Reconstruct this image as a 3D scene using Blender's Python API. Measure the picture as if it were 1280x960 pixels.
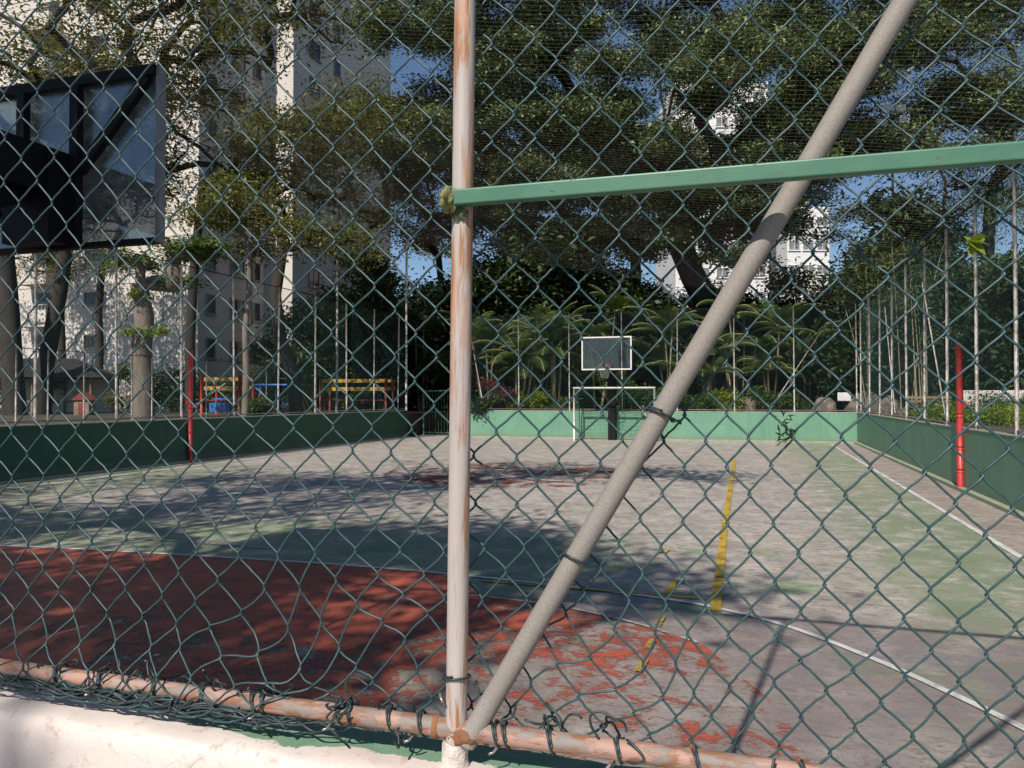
import bpy, math, random
import numpy as np
from mathutils import Vector
R = math.radians
rng = np.random.default_rng(11)
random.seed(7)
for o in list(bpy.data.objects): bpy.data.objects.remove(o)
S = bpy.context.scene
C = S.collection

# ------------------------------------------------------------------ camera, sky, sun, exposure
EYE = 1.65
YAW = R(17.3)                      # camera turned left of the court's long axis (+Y)
F = 960.0
cd = bpy.data.cameras.new('camera'); cam = bpy.data.objects.new('camera', cd); C.objects.link(cam)
cd.sensor_width = 36; cd.lens = 27.0; cd.clip_start = 0.05; cd.clip_end = 2000
cam.location = (0, 0, EYE); cam.rotation_euler = (R(90.95), 0, YAW)
S.camera = cam
S.render.resolution_x = 1024; S.render.resolution_y = 768
SUN_E, SUN_A = 45.0, 7.2           # elevation; shadows run to +Y turned 7.2 deg towards +X
w = bpy.data.worlds.new('World'); S.world = w; w.use_nodes = True
nt = w.node_tree; bg = nt.nodes['Background']
sky = nt.nodes.new('ShaderNodeTexSky'); sky.sky_type = 'NISHITA'; sky.sun_disc = False
sky.sun_elevation = R(SUN_E); sky.sun_rotation = R(180 + SUN_A)
sky.air_density = 1.0; sky.dust_density = 0.0; sky.ozone_density = 4.0
nt.links.new(sky.outputs[0], bg.inputs[0]); bg.inputs[1].default_value = 0.085
sl = bpy.data.lights.new('sun', 'SUN'); so = bpy.data.objects.new('sun', sl); C.objects.link(so)
sl.energy = 5.0; sl.angle = R(0.53); sl.color = (1, .93, .83)
tosun = Vector((-math.sin(R(SUN_A))*math.cos(R(SUN_E)), -math.cos(R(SUN_A))*math.cos(R(SUN_E)), math.sin(R(SUN_E))))
so.rotation_euler = tosun.to_track_quat('Z', 'Y').to_euler(); so.location = (0, -20, 30)
S.view_settings.view_transform = 'Standard'; S.view_settings.look = 'None'
S.view_settings.exposure = 0.1; S.view_settings.gamma = 1.0
S.render.engine = 'CYCLES'

cY, sY = math.cos(YAW), math.sin(YAW)
def at(px, depth):                 # ground position seen at image column px, a given depth away
    xc = (px-640)/F*depth
    return (-depth*sY + xc*cY, depth*cY + xc*sY)

# ------------------------------------------------------------------ materials
def newmat(name):
    m = bpy.data.materials.new(name); m.use_nodes = True
    t = m.node_tree; b = t.nodes['Principled BSDF']
    return m, t, b
def coords(t, scale=(1,1,1), kind='Object'):
    tc = t.nodes.new('ShaderNodeTexCoord'); mp = t.nodes.new('ShaderNodeMapping')
    t.links.new(tc.outputs[kind], mp.inputs[0]); mp.inputs['Scale'].default_value = scale
    return mp.outputs[0]
def noise(t, vec, scale, detail=6, rough=.6, dist=0.0):
    n = t.nodes.new('ShaderNodeTexNoise'); t.links.new(vec, n.inputs['Vector'])
    n.inputs['Scale'].default_value = scale; n.inputs['Detail'].default_value = detail
    n.inputs['Roughness'].default_value = rough; n.inputs['Distortion'].default_value = dist
    return n.outputs[0]
def ramp(t, v, a, b, ca=(0,0,0,1), cb=(1,1,1,1)):
    r = t.nodes.new('ShaderNodeValToRGB'); t.links.new(v, r.inputs[0])
    r.color_ramp.elements[0].position = a; r.color_ramp.elements[0].color = ca
    r.color_ramp.elements[1].position = b; r.color_ramp.elements[1].color = cb
    return r.outputs[0]
def rgb(c): return (c[0], c[1], c[2], 1)
def mix(t, f, a, b, mode='MIX'):
    n = t.nodes.new('ShaderNodeMix'); n.data_type = 'RGBA'; n.blend_type = mode
    if isinstance(f, (int, float)): n.inputs[0].default_value = f
    else: t.links.new(f, n.inputs[0])
    for k, v in ((6, a), (7, b)):
        if isinstance(v, tuple): n.inputs[k].default_value = rgb(v)
        else: t.links.new(v, n.inputs[k])
    return n.outputs[2]
def math_(t, op, a, b=0.0):
    n = t.nodes.new('ShaderNodeMath'); n.operation = op
    for k, v in ((0, a), (1, b)):
        if isinstance(v, (int, float)): n.inputs[k].default_value = v
        else: t.links.new(v, n.inputs[k])
    return n.outputs[0]
def maprange(t, v, a, b, c=0.0, d=1.0):
    n = t.nodes.new('ShaderNodeMapRange'); t.links.new(v, n.inputs[0])
    for k, x in ((1,a),(2,b),(3,c),(4,d)): n.inputs[k].default_value = x
    n.interpolation_type = 'SMOOTHSTEP'
    return n.outputs[0]
def bump(t, b, h, strength=.3, dist=.01):
    n = t.nodes.new('ShaderNodeBump'); n.inputs['Strength'].default_value = strength; n.inputs['Distance'].default_value = dist
    t.links.new(h, n.inputs['Height']); t.links.new(n.outputs[0], b.inputs['Normal'])
def pm(name, c1, c2, scale=4, rough=.7, lo=.35, hi=.65, stretch=(1,1,1), bmp=.2, bdist=.01, metal=0, spec=.5):
    m, t, b = newmat(name)
    v = coords(t, stretch)
    n = noise(t, v, scale)
    t.links.new(mix(t, ramp(t, n, lo, hi), c1, c2), b.inputs['Base Color'])
    b.inputs['Roughness'].default_value = rough; b.inputs['Metallic'].default_value = metal
    b.inputs['Specular IOR Level'].default_value = spec
    if bmp: bump(t, b, noise(t, v, scale*4), bmp, bdist)
    return m
def peel(name, top, top2, under, scale, cut, stretch=(1,1,1), rough=.55, under2=None, soft=.03):
    m, t, b = newmat(name)
    v = coords(t, stretch)
    n1 = noise(t, v, scale, 8, .65, .3); n2 = noise(t, v, scale*.4, 4)
    col = mix(t, ramp(t, n2, .35, .65), top, top2)
    und = under if under2 is None else mix(t, ramp(t, noise(t, v, scale*2.3), .45, .55), under, under2)
    k = ramp(t, n1, cut, cut+soft)
    t.links.new(mix(t, k, col, und), b.inputs['Base Color'])
    b.inputs['Roughness'].default_value = rough
    bump(t, b, math_(t, 'SUBTRACT', math_(t, 'MULTIPLY', noise(t, v, scale*6), .3), k), .35, .002)
    return m
def leafmat(name, c1, c2, c3, trans=.35):
    m, t, b = newmat(name)
    g = t.nodes.new('ShaderNodeNewGeometry')
    r = t.nodes.new('ShaderNodeValToRGB'); t.links.new(g.outputs['Random Per Island'], r.inputs[0])
    e = r.color_ramp.elements; e[0].position = 0; e[0].color = rgb(c1); e[1].position = 1; e[1].color = rgb(c3)
    k = e.new(.55); k.color = rgb(c2)
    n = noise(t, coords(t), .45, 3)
    col = mix(t, maprange(t, n, .35, .68, 0, .55), r.outputs[0], c3)  # clump-wide leaf colour variation that also imitates sunlit and shaded pads
    t.links.new(col, b.inputs['Base Color']); b.inputs['Roughness'].default_value = .5
    b.inputs['Specular IOR Level'].default_value = .35
    tr = t.nodes.new('ShaderNodeBsdfTranslucent'); t.links.new(col, tr.inputs[0])
    mx = t.nodes.new('ShaderNodeMixShader'); mx.inputs[0].default_value = trans
    t.links.new(b.outputs[0], mx.inputs[1]); t.links.new(tr.outputs[0], mx.inputs[2])
    t.links.new(mx.outputs[0], t.nodes['Material Output'].inputs[0])
    return m

M = {}
M['wire'] = pm('green_coated_wire', (.024,.060,.068), (.040,.088,.092), 60, .42, bmp=0)
M['wire_far'] = pm('green_fence_wire', (.03,.07,.065), (.045,.10,.09), 8, .5, bmp=0)
M['dark_wire'] = pm('black_tie_wire', (.012,.02,.022), (.035,.055,.06), 60, .45, bmp=0)
M['cut_wire'] = pm('cut_wire_steel', (.5,.48,.45), (.25,.22,.2), 60, .35, bmp=0, metal=.7)
M['post'] = peel('peeling_post_paint', (.40,.355,.33), (.53,.465,.435), (.48,.26,.17), 34, .492, (1,1,.09), .5, (.36,.17,.08), .07)
M['pipe'] = pm('galvanised_pipe', (.215,.19,.17), (.30,.268,.24), 420, .66, .35, .65, (1,1,.8), .5, .001)
M['rail'] = peel('salmon_rail_paint', (.44,.235,.175), (.36,.25,.205), (.24,.205,.185), 32, .455, (.35,1,1), .65, (.25,.12,.07), .06)
M['bar'] = peel('green_bar_paint', (.047,.150,.090), (.063,.180,.110), (.045,.08,.05), 90, .64, (.45,1,1), .42, (.20,.11,.06), .03)
M['rag'] = pm('weathered_green_tape', (.10,.17,.075), (.33,.27,.10), 40, .9, bmp=.8, bdist=.004)
M['rust'] = pm('rust', (.30,.13,.055), (.18,.085,.045), 60, .85, bmp=.4, bdist=.002)
M['mortar'] = pm('white_mortar', (.74,.68,.62), (.55,.48,.42), 40, .9, bmp=.8, bdist=.006)
M['wall_dark'] = pm('dark_green_wall_paint', (.013,.058,.034), (.020,.072,.044), 1.6, .6, .3, .7, (1,1,1), .12, .004)
M['wall_green'] = pm('green_wall_paint', (.12,.275,.18), (.15,.315,.21), 1.6, .6, .3, .7, (1,1,1), .12, .004)
def wallmat(name, c1, c2, dirt):
    m, t, b = newmat(name); v = coords(t)
    col = mix(t, ramp(t, noise(t, v, 1.3, 6), .35, .65), c1, c2)
    st = math_(t, 'MULTIPLY', ramp(t, noise(t, coords(t, (1,1,.06)), 5, 7, .7), .52, .68), .38)
    col = mix(t, st, col, dirt)
    col = mix(t, math_(t, 'MULTIPLY', ramp(t, noise(t, coords(t, (1,1,1)), 3.1, 9, .75), .60, .66), .4), col, tuple(x*1.35+.03 for x in c2))
    sx = t.nodes.new('ShaderNodeSeparateXYZ'); t.links.new(v, sx.inputs[0])
    hgt = math_(t, 'ADD', sx.outputs[2], math_(t, 'MULTIPLY', noise(t, v, 4, 8, .7), -.25))
    col = mix(t, maprange(t, hgt, .12, -.08, 0, .6), col, (.20,.17,.13))
    t.links.new(col, b.inputs['Base Color']); b.inputs['Roughness'].default_value = .62
    bump(t, b, noise(t, v, 14, 6), .15, .004); return m
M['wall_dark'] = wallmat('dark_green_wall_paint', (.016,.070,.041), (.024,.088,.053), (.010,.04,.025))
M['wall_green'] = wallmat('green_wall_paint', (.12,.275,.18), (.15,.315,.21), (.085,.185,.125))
M['wall_cap'] = pm('wall_top_edge', (.30,.33,.25), (.45,.42,.36), 3, .85)
M['kerb'] = pm('pale_green_kerb', (.22,.30,.19), (.34,.34,.26), 3, .8)
M['white_metal'] = pm('white_metal_paint', (.72,.70,.68), (.55,.52,.49), 9, .45, .4, .75, bmp=0)
M['spot_metal'] = pm('rust_spotted_white_pole', (.50,.47,.44), (.22,.17,.14), 14, .6, .42, .62, (1,1,.5), bmp=0)
M['dark_metal'] = pm('black_steel', (.006,.006,.007), (.010,.010,.011), 8, .6, bmp=.1, spec=.2)
M['trim_metal'] = pm('brown_aluminium_trim', (.20,.17,.16), (.27,.24,.23), 8, .4, bmp=0, metal=.3)
M['red_paint'] = pm('red_pole_paint', (.42,.028,.028), (.50,.05,.045), 7, .42, bmp=.1)
M['yellow_paint'] = pm('yellow_timber_paint', (.55,.33,.04), (.42,.24,.03), 6, .5)
M['blue_paint'] = pm('blue_playground_paint', (.03,.13,.42), (.04,.17,.5), 5, .45)
M['wine_paint'] = pm('dark_red_paint', (.20,.03,.03), (.26,.05,.04), 5, .5)
M['bark'] = pm('grey_bark', (.13,.10,.08), (.25,.20,.165), 7, .9, .3, .7, (1,1,.25), .7, .03)
M['bark_dark_shaded'] = pm('dark_shaded_bark', (.022,.018,.015), (.05,.041,.034), 7, .9, .3, .7, (1,1,.25), .7, .03)  # dark bark, lowered further so the trunks' shade sits in the colour
M['stem'] = pm('pale_cane', (.36,.30,.19), (.20,.17,.09), 6, .6, .4, .6, (1,1,.6), .1)
M['stem_brown'] = pm('brown_cane', (.22,.13,.075), (.30,.20,.11), 6, .7, bmp=.2)
M['plaster'] = pm('cream_render', (.66,.60,.55), (.60,.55,.50), .35, .9, .3, .7, bmp=.1)
M['white_tower'] = pm('white_facade', (.78,.77,.76), (.70,.69,.68), .3, .85, bmp=0)
M['window'] = pm('dark_window_glass', (.02,.024,.03), (.05,.055,.06), .8, .12, bmp=0)
M['tile'] = pm('clay_roof_tile', (.42,.17,.09), (.33,.13,.075), 3, .85, bmp=.4)
M['shingle'] = pm('dark_shaded_shingle', (.012,.011,.010), (.025,.021,.019), 3, .9, bmp=.4)  # dark roofing with the shade over the kiosk darkened into its colour
M['timber'] = pm('weathered_timber', (.20,.13,.08), (.30,.21,.13), 5, .8, stretch=(.3,1,1))
M['stone'] = pm('pale_boulder', (.25,.21,.17), (.09,.075,.06), 4, .9, bmp=.8, bdist=.05)
M['soil'] = pm('garden_soil', (.045,.035,.025), (.09,.075,.04), .7, 1, bmp=.5, bdist=.05)
M['pave'] = pm('concrete_paving', (.27,.24,.215), (.34,.31,.28), 1.2, .9)
M['net'] = pm('pale_brown_twine', (.30,.265,.205), (.21,.18,.14), 2, .8, bmp=0)
M['goal_net'] = pm('green_goal_net', (.03,.10,.06), (.05,.14,.09), 2, .8, bmp=0)
M['white_net'] = pm('white_cord_net', (.6,.58,.55), (.5,.48,.46), 9, .8, bmp=0)
M['orange'] = pm('orange_rim_paint', (.45,.08,.03), (.5,.11,.04), 9, .45, bmp=0)
M['lamp_glass'] = pm('floodlight_lens', (.85,.86,.88), (.75,.76,.8), 5, .2, bmp=0)
L = dict(
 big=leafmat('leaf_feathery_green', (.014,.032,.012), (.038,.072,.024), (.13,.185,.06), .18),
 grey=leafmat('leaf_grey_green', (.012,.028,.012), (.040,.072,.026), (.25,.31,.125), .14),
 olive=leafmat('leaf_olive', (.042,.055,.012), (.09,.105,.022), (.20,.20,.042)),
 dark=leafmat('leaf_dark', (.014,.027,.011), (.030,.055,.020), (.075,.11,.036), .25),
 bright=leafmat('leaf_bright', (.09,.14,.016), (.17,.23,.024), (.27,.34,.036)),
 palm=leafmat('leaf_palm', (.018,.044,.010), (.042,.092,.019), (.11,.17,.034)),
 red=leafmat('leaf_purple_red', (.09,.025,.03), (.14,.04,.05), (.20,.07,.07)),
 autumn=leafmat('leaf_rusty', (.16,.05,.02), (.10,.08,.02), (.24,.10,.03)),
)
# glass of the backboards
def glassmat(name, dirt):
    m, t, b = newmat(name)
    t.nodes.remove(b)
    tr = t.nodes.new('ShaderNodeBsdfTransparent'); tr.inputs[0].default_value = (.80,.87,.90,1)
    gl = t.nodes.new('ShaderNodeBsdfGlossy'); gl.inputs['Roughness'].default_value = .03
    df = t.nodes.new('ShaderNodeBsdfDiffuse'); df.inputs[0].default_value = (.32,.36,.40,1)
    fr = t.nodes.new('ShaderNodeFresnel'); fr.inputs[0].default_value = 1.6
    m1 = t.nodes.new('ShaderNodeMixShader'); m2 = t.nodes.new('ShaderNodeMixShader')
    k = maprange(t, noise(t, coords(t, (1,1,.3)), 14, 7), .3, .7, dirt*.4, dirt*1.3)
    t.links.new(k, m1.inputs[0]); t.links.new(tr.outputs[0], m1.inputs[1]); t.links.new(df.outputs[0], m1.inputs[2])
    t.links.new(math_(t, 'MULTIPLY', fr.outputs[0], .8), m2.inputs[0]); t.links.new(m1.outputs[0], m2.inputs[1]); t.links.new(gl.outputs[0], m2.inputs[2])
    t.links.new(m2.outputs[0], t.nodes['Material Output'].inputs[0])
    return m
M['glass'] = glassmat('dusty_backboard_glass', .22)
M['glass_far'] = glassmat('grey_backboard_glass', .06)

def worn(name, c1, c2, thr, scale=5, xr=None, yr=None, soft=.05):
    """paint sheet on the floor that has flaked away in patches (holes are really open)"""
    m, t, b = newmat(name)
    v = coords(t)
    n1 = noise(t, v, scale, 10, .72, .4); n2 = noise(t, v, scale*.25, 5, .6); n3 = noise(t, coords(t, (1, 3, 1)), scale*4, 5, .7)
    k = math_(t, 'ADD', math_(t, 'MULTIPLY', n1, .45), math_(t, 'ADD', math_(t, 'MULTIPLY', n2, .25), math_(t, 'MULTIPLY', n3, .3)))
    sx = t.nodes.new('ShaderNodeSeparateXYZ'); t.links.new(v, sx.inputs[0])
    if xr: k = math_(t, 'ADD', k, maprange(t, sx.outputs[0], xr[0], xr[1], 0, xr[2]))
    if yr: k = math_(t, 'ADD', k, maprange(t, sx.outputs[1], yr[0], yr[1], 0, yr[2]))
    fl = ramp(t, noise(t, coords(t, (1, 2.4, 1)), scale*2.2, 9, .75, 1.0), .605, .625)
    a = math_(t, 'SUBTRACT', ramp(t, k, thr, thr+soft, (1,1,1,1), (0,0,0,1)), math_(t, 'MULTIPLY', fl, .9))
    dk = tuple(x*.55+.02 for x in c1)
    t.links.new(mix(t, math_(t, 'MULTIPLY', ramp(t, n1, .52, .58), .55), mix(t, ramp(t, n2, .4, .6), c1, c2), dk), b.inputs['Base Color'])
    t.links.new(a, b.inputs['Alpha']); b.inputs['Roughness'].default_value = .62
    return m
M['red_floor'] = worn('worn_red_floor_paint', (.43,.10,.06), (.33,.08,.052), .556, 6, xr=(-3.0, -.9, .085), yr=(5.3, 4.2, .04))
M['red_circle'] = worn('worn_red_circle_paint', (.24,.07,.05), (.20,.07,.055), .455, 3)
M['white_line'] = worn('worn_white_line', (.66,.66,.64), (.56,.56,.54), .575, 9, yr=(6.2,7,.03))
M['thin_line'] = worn('faint_white_line', (.5,.48,.46), (.42,.40,.38), .51, 9)
M['yellow_line'] = worn('worn_yellow_line', (.52,.35,.04), (.45,.30,.04), .535, 9)

M['yellow_faint'] = worn('faint_yellow_line', (.46,.29,.05), (.38,.25,.06), .50, 14)
def courtmat():
    m, t, b = newmat('worn_court_floor')
    v = coords(t)
    sx = t.nodes.new('ShaderNodeSeparateXYZ'); t.links.new(v, sx.inputs[0]); X, Y = sx.outputs[0], sx.outputs[1]
    big = noise(t, v, .35, 5, .6); mid = noise(t, v, 2.2, 8, .7, .4); fine = noise(t, coords(t, (1, 2.2, 1)), 9, 8, .75, .6); grit = noise(t, v, 60, 4, .7)
    conc = mix(t, ramp(t, mid, .40, .60), (.345,.305,.275), (.53,.48,.43))
    conc = mix(t, math_(t, 'MULTIPLY', ramp(t, big, .46, .60), .35), conc, (.36,.335,.265))
    conc = mix(t, math_(t, 'MULTIPLY', ramp(t, fine, .53, .57), .8), conc, (.185,.145,.125))
    conc = mix(t, math_(t, 'MULTIPLY', ramp(t, noise(t, coords(t, (.7,2.6,1)), 3.2, 9, .72, 1.2), .55, .60), .6), conc, (.24,.20,.18))
    conc = mix(t, ramp(t, noise(t, coords(t, (1, 1.8, 1)), 6.5, 9, .75, .8), .61, .65), conc, (.62,.57,.51))
    # green paint left in a strip by the side line, on the left of the court and round the penalty area
    gx = math_(t, 'MULTIPLY', maprange(t, X, .6, 1.6, 0, 1), maprange(t, X, 2.55, 2.65, 1, 0))
    gl = math_(t, 'MULTIPLY', maprange(t, X, -9.0, -12.2, 0, 1), maprange(t, Y, 18, 13, 0, 1))
    gp = math_(t, 'MULTIPLY', maprange(t, Y, 9.6, 8.0, 0, 1), maprange(t, X, -.5, -2.2, 0, 1))
    g = math_(t, 'MAXIMUM', math_(t, 'MAXIMUM', gx, gl), gp)
    k = math_(t, 'ADD', math_(t, 'MULTIPLY', mid, .55), math_(t, 'MULTIPLY', fine, .45))
    gm = math_(t, 'MULTIPLY', math_(t, 'MULTIPLY', g, maprange(t, k, .58, .48, 0, 1)), .72)
    # ValToRGB needs ascending stops: 1 below .47, 0 above .55
    conc = mix(t, gm, conc, mix(t, ramp(t, big, .4, .6), (.14,.23,.11), (.24,.29,.17)))
    spot = math_(t, 'MULTIPLY', ramp(t, noise(t, v, 1.1, 6, .6), .575, .62), maprange(t, Y, 11, 8, 0, .6))
    conc = mix(t, spot, conc, (.10,.24,.075))
    # blue paint traces beside the white arc
    bl = math_(t, 'MULTIPLY', math_(t, 'MULTIPLY', maprange(t, X, -.4, .6, 0, 1), maprange(t, Y, 6.6, 5.4, 0, 1)), ramp(t, noise(t, v, 1.6, 7, .65), .50, .58))
    conc = mix(t, math_(t, 'MULTIPLY', bl, .55), conc, (.15,.165,.235))
    nz = math_(t, 'MULTIPLY', math_(t, 'MULTIPLY', maprange(t, Y, 6.9, 5.6, 0, 1), maprange(t, X, -4, -2, 0, 1)), ramp(t, noise(t, v, 1.9, 8, .7, .5), .36, .6, (.35,.35,.35,1), (.8,.8,.8,1)))
    conc = mix(t, nz, conc, (.235,.185,.178))
    rd = math_(t, 'MULTIPLY', maprange(t, X, 2.62, 2.72, 0, 1), .3)
    conc = mix(t, rd, conc, (.20,.135,.115))
    conc = mix(t, ramp(t, grit, .35, .7), conc, mix(t, .25, conc, (.03,.03,.03)))
    t.links.new(conc, b.inputs['Base Color']); b.inputs['Roughness'].default_value = .78
    bump(t, b, math_(t, 'ADD', math_(t, 'MULTIPLY', grit, .5), fine), .35, .004)
    return m
def fixramp(m):
    for n in m.node_tree.nodes:
        if n.type == 'VALTORGB':
            e = n.color_ramp.elements
M['court'] = courtmat()
def parapetmat():
    m, t, b = newmat('peeling_white_over_green')
    v = coords(t)
    sx = t.nodes.new('ShaderNodeSeparateXYZ'); t.links.new(v, sx.inputs[0])
    edge = math_(t, 'ADD', sx.outputs[1], math_(t, 'MULTIPLY', math_(t, 'SUBTRACT', noise(t, coords(t, (1,1,1)), 9, 8, .7), .5), .085))
    edge = math_(t, 'ADD', edge, maprange(t, sx.outputs[0], -.7, -1.25, 0, -.075))
    edge = math_(t, 'ADD', edge, maprange(t, sx.outputs[0], -.72, -.55, 0, -.022))
    k = maprange(t, edge, 1.092, 1.096, 0, 1)
    dirt = noise(t, coords(t, (1,1,1)), 5, 8, .7); gr = noise(t, v, 22, 8, .75, .5)
    white = mix(t, ramp(t, dirt, .35, .7), (.60,.51,.465), (.73,.655,.60))
    white = mix(t, ramp(t, gr, .56, .66), white, (.50,.38,.34))
    vor = t.nodes.new('ShaderNodeTexVoronoi'); vor.feature = 'DISTANCE_TO_EDGE'; vor.inputs['Scale'].default_value = 15
    wv = t.nodes.new('ShaderNodeMix'); wv.data_type = 'VECTOR'; wv.inputs[0].default_value = .12
    nv = t.nodes.new('ShaderNodeTexNoise'); nv.inputs['Scale'].default_value = 12; t.links.new(v, nv.inputs['Vector'])
    t.links.new(v, wv.inputs[4]); t.links.new(nv.outputs[1], wv.inputs[5]); t.links.new(wv.outputs[1], vor.inputs['Vector'])
    crack = maprange(t, vor.outputs[0], .0, .018, 1, 0)
    crack = math_(t, 'MULTIPLY', crack, ramp(t, noise(t, v, 2.5), .52, .64))
    white = mix(t, math_(t, 'MULTIPLY', crack, .22), white, (.25,.19,.16))
    green = mix(t, ramp(t, gr, .4, .6), (.13,.25,.16), (.19,.30,.20))
    t.links.new(mix(t, k, white, green), b.inputs['Base Color']); b.inputs['Roughness'].default_value = .82
    h = math_(t, 'SUBTRACT', math_(t, 'ADD', gr, math_(t, 'MULTIPLY', dirt, 1.5)), math_(t, 'ADD', k, crack))
    bump(t, b, h, .4, .003)
    return m
M['parapet'] = parapetmat()

# ------------------------------------------------------------------ mesh builder
class MB:
    def __init__(s): s.v = []; s.f = []; s.n = 0; s.mi = []; s.sm = []
    def add(s, V, Fc, mi=0, smooth=False):
        V = np.asarray(V, float); s.v.append(V)
        for f in Fc:
            s.f.append([i+s.n for i in f]); s.mi.append(mi); s.sm.append(smooth)
        s.n += len(V)
    def box(s, c, d, rz=0, mi=0, ry=0):
        x, y, z = d[0]/2, d[1]/2, d[2]/2
        V = np.array([[a, b, e] for a in (-x, x) for b in (-y, y) for e in (-z, z)])
        if ry: V = V @ np.array([[math.cos(ry),0,-math.sin(ry)],[0,1,0],[math.sin(ry),0,math.cos(ry)]])
        if rz: V = V @ np.array([[math.cos(rz),math.sin(rz),0],[-math.sin(rz),math.cos(rz),0],[0,0,1]])
        s.add(V+np.array(c), [(0,1,3,2),(4,6,7,5),(0,4,5,1),(2,3,7,6),(0,2,6,4),(1,5,7,3)], mi)
        return s
    def beam(s, a, b, w, h, mi=0):       # rectangular bar between two points
        a, b = np.array(a, float), np.array(b, float); t = b-a; t /= np.linalg.norm(t)
        up = np.array([0,0,1.0]) if abs(t[2]) < .95 else np.array([0,1.0,0])
        u = np.cross(t, up); u /= np.linalg.norm(u); v = np.cross(u, t)
        V = [p+u*i*w/2+v*j*h/2 for p in (a, b) for i, j in ((-1,-1),(1,-1),(1,1),(-1,1))]
        s.add(V, [(0,1,2,3),(7,6,5,4),(0,4,5,1),(1,5,6,2),(2,6,7,3),(3,7,4,0)], mi); return s
    def tube(s, P, r, n=8, mi=0, caps=True):
        P = np.asarray(P, float); k = len(P); r = np.broadcast_to(np.asarray(r, float), (k,))
        T = np.gradient(P, axis=0); T /= np.linalg.norm(T, axis=1)[:, None]+1e-12
        e = np.array([0,0,1.0]) if abs(T[0,2]) < .8 else np.array([1.0,0,0])
        u = np.cross(T[0], e); u /= np.linalg.norm(u)
        U = np.empty_like(P); U[0] = u
        if abs(T @ T[0]).min() > .93 or (abs(T[:,2]).max() < .8 and False):
            U = np.cross(T, e); U /= np.linalg.norm(U, axis=1)[:, None]+1e-12
        else:
            for i in range(1, k):
                u = u - T[i]*(u @ T[i]); u = u/(np.linalg.norm(u)+1e-12); U[i] = u
        W = np.cross(T, U)
        a = np.arange(n)*2*math.pi/n
        V = P[:,None,:] + r[:,None,None]*(np.cos(a)[None,:,None]*U[:,None,:] + np.sin(a)[None,:,None]*W[:,None,:])
        Fc = [(i*n+j, i*n+(j+1)%n, (i+1)*n+(j+1)%n, (i+1)*n+j) for i in range(k-1) for j in range(n)]
        s.add(V.reshape(-1,3), Fc, mi, True)
        if caps:
            b = s.n-k*n
            s.f.append([b+j for j in range(n)]); s.f.append([b+(k-1)*n+j for j in reversed(range(n))])
            s.mi += [mi, mi]; s.sm += [False, False]
        return s
    def cyl(s, a, b, r, n=12, r2=None, mi=0): return s.tube([a, b], [r, r if r2 is None else r2], n, mi)
    def mesh(s, name, mats):
        me = bpy.data.meshes.new(name)
        V = np.concatenate(s.v) if s.v else np.zeros((0,3))
        me.from_pydata(V.tolist(), [], s.f)
        for m in (mats if isinstance(mats, (list, tuple)) else [mats]): me.materials.append(m)
        me.polygons.foreach_set('material_index', s.mi); me.polygons.foreach_set('use_smooth', s.sm)
        me.update(); return me
    def build(s, name, mats, parent=None, loc=None):
        o = bpy.data.objects.new(name, s.mesh(name, mats)); C.objects.link(o)
        if parent: o.parent = parent
        if loc: o.location = loc
        return o
def quads(V, name, m, smooth=False):      # V (N,4,3) -> fast mesh
    N = len(V); me = bpy.data.meshes.new(name)
    me.vertices.add(N*4); me.vertices.foreach_set('co', V.reshape(-1).astype(np.float32))
    me.loops.add(N*4); me.loops.foreach_set('vertex_index', np.arange(N*4, dtype=np.int32))
    me.polygons.add(N); me.polygons.foreach_set('loop_start', np.arange(0, N*4, 4, dtype=np.int32))
    me.polygons.foreach_set('loop_total', np.full(N, 4, np.int32))
    me.materials.append(m); me.update(calc_edges=True); return me
def link(name, me, parent=None):
    o = bpy.data.objects.new(name, me); C.objects.link(o)
    if parent: o.parent = parent
    return o
def empty(name, loc, rz=0):
    o = bpy.data.objects.new(name, None); C.objects.link(o); o.location = loc; o.rotation_euler = (0,0,rz); o.empty_display_size = .1
    return o
def tag(o, label=None, cat=None, group=None, kind=None):
    if label: o['label'] = label
    if cat: o['category'] = cat
    if group: o['group'] = group
    if kind: o['kind'] = kind
    return o
def copy_tree(o, parent=None):
    c = o.copy(); C.objects.link(c); c.parent = parent
    for ch in list(o.children): copy_tree(ch, c)
    return c
def bevel(o, wdt=.004, seg=2):
    b = o.modifiers.new('bevel', 'BEVEL'); b.width = wdt; b.segments = seg; b.limit_method = 'ANGLE'
    return o

# ------------------------------------------------------------------ the setting
XL, XR, Y0, Y1 = -13.5, 3.57, 1.2, 29.5       # court inside the walls
def sheet(name, pts, z, m, kind='structure'):
    b = MB(); b.add([(x, y, z) for x, y in pts], [tuple(range(len(pts)))]); o = b.build(name, m)
    tag(o, kind=kind); return o
def slab(name, x0, x1, y0, y1, z0, z1, m):
    b = MB(); b.box(((x0+x1)/2, (y0+y1)/2, (z0+z1)/2), (x1-x0, y1-y0, z1-z0)); o = b.build(name, m); tag(o, kind='structure'); return o
sheet('ground', [(-600,-600),(600,-600),(600,900),(-600,900)], -.05, M['soil'])
sheet('court_floor', [(XL-.1,Y0-.12),(XR+.1,Y0-.12),(XR+.1,Y1+1.5),(XL-.1,Y1+1.5)], 0, M['court'])
sheet('pavement', [(-30,-12),(20,-12),(20,1.06),(-30,1.06)], -.02, M['pave'])
slab('garden_terrace', XL-120, XL-.16, 1.4, 130, -.3, .95, M['soil'])
slab('garden_terrace', XR+.16, XR+130, 1.4, 130, -.3, .95, M['soil'])
slab('garden_terrace', -10.95, XR+.158, Y1+.16, 130, -.3, .95, M['soil'])
sheet('garden_path', [(XL-.15,Y1+1.45),(-10.96,Y1+1.45),(-10.96,45),(XL-.15,45)], .01, M['pave'])
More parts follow.
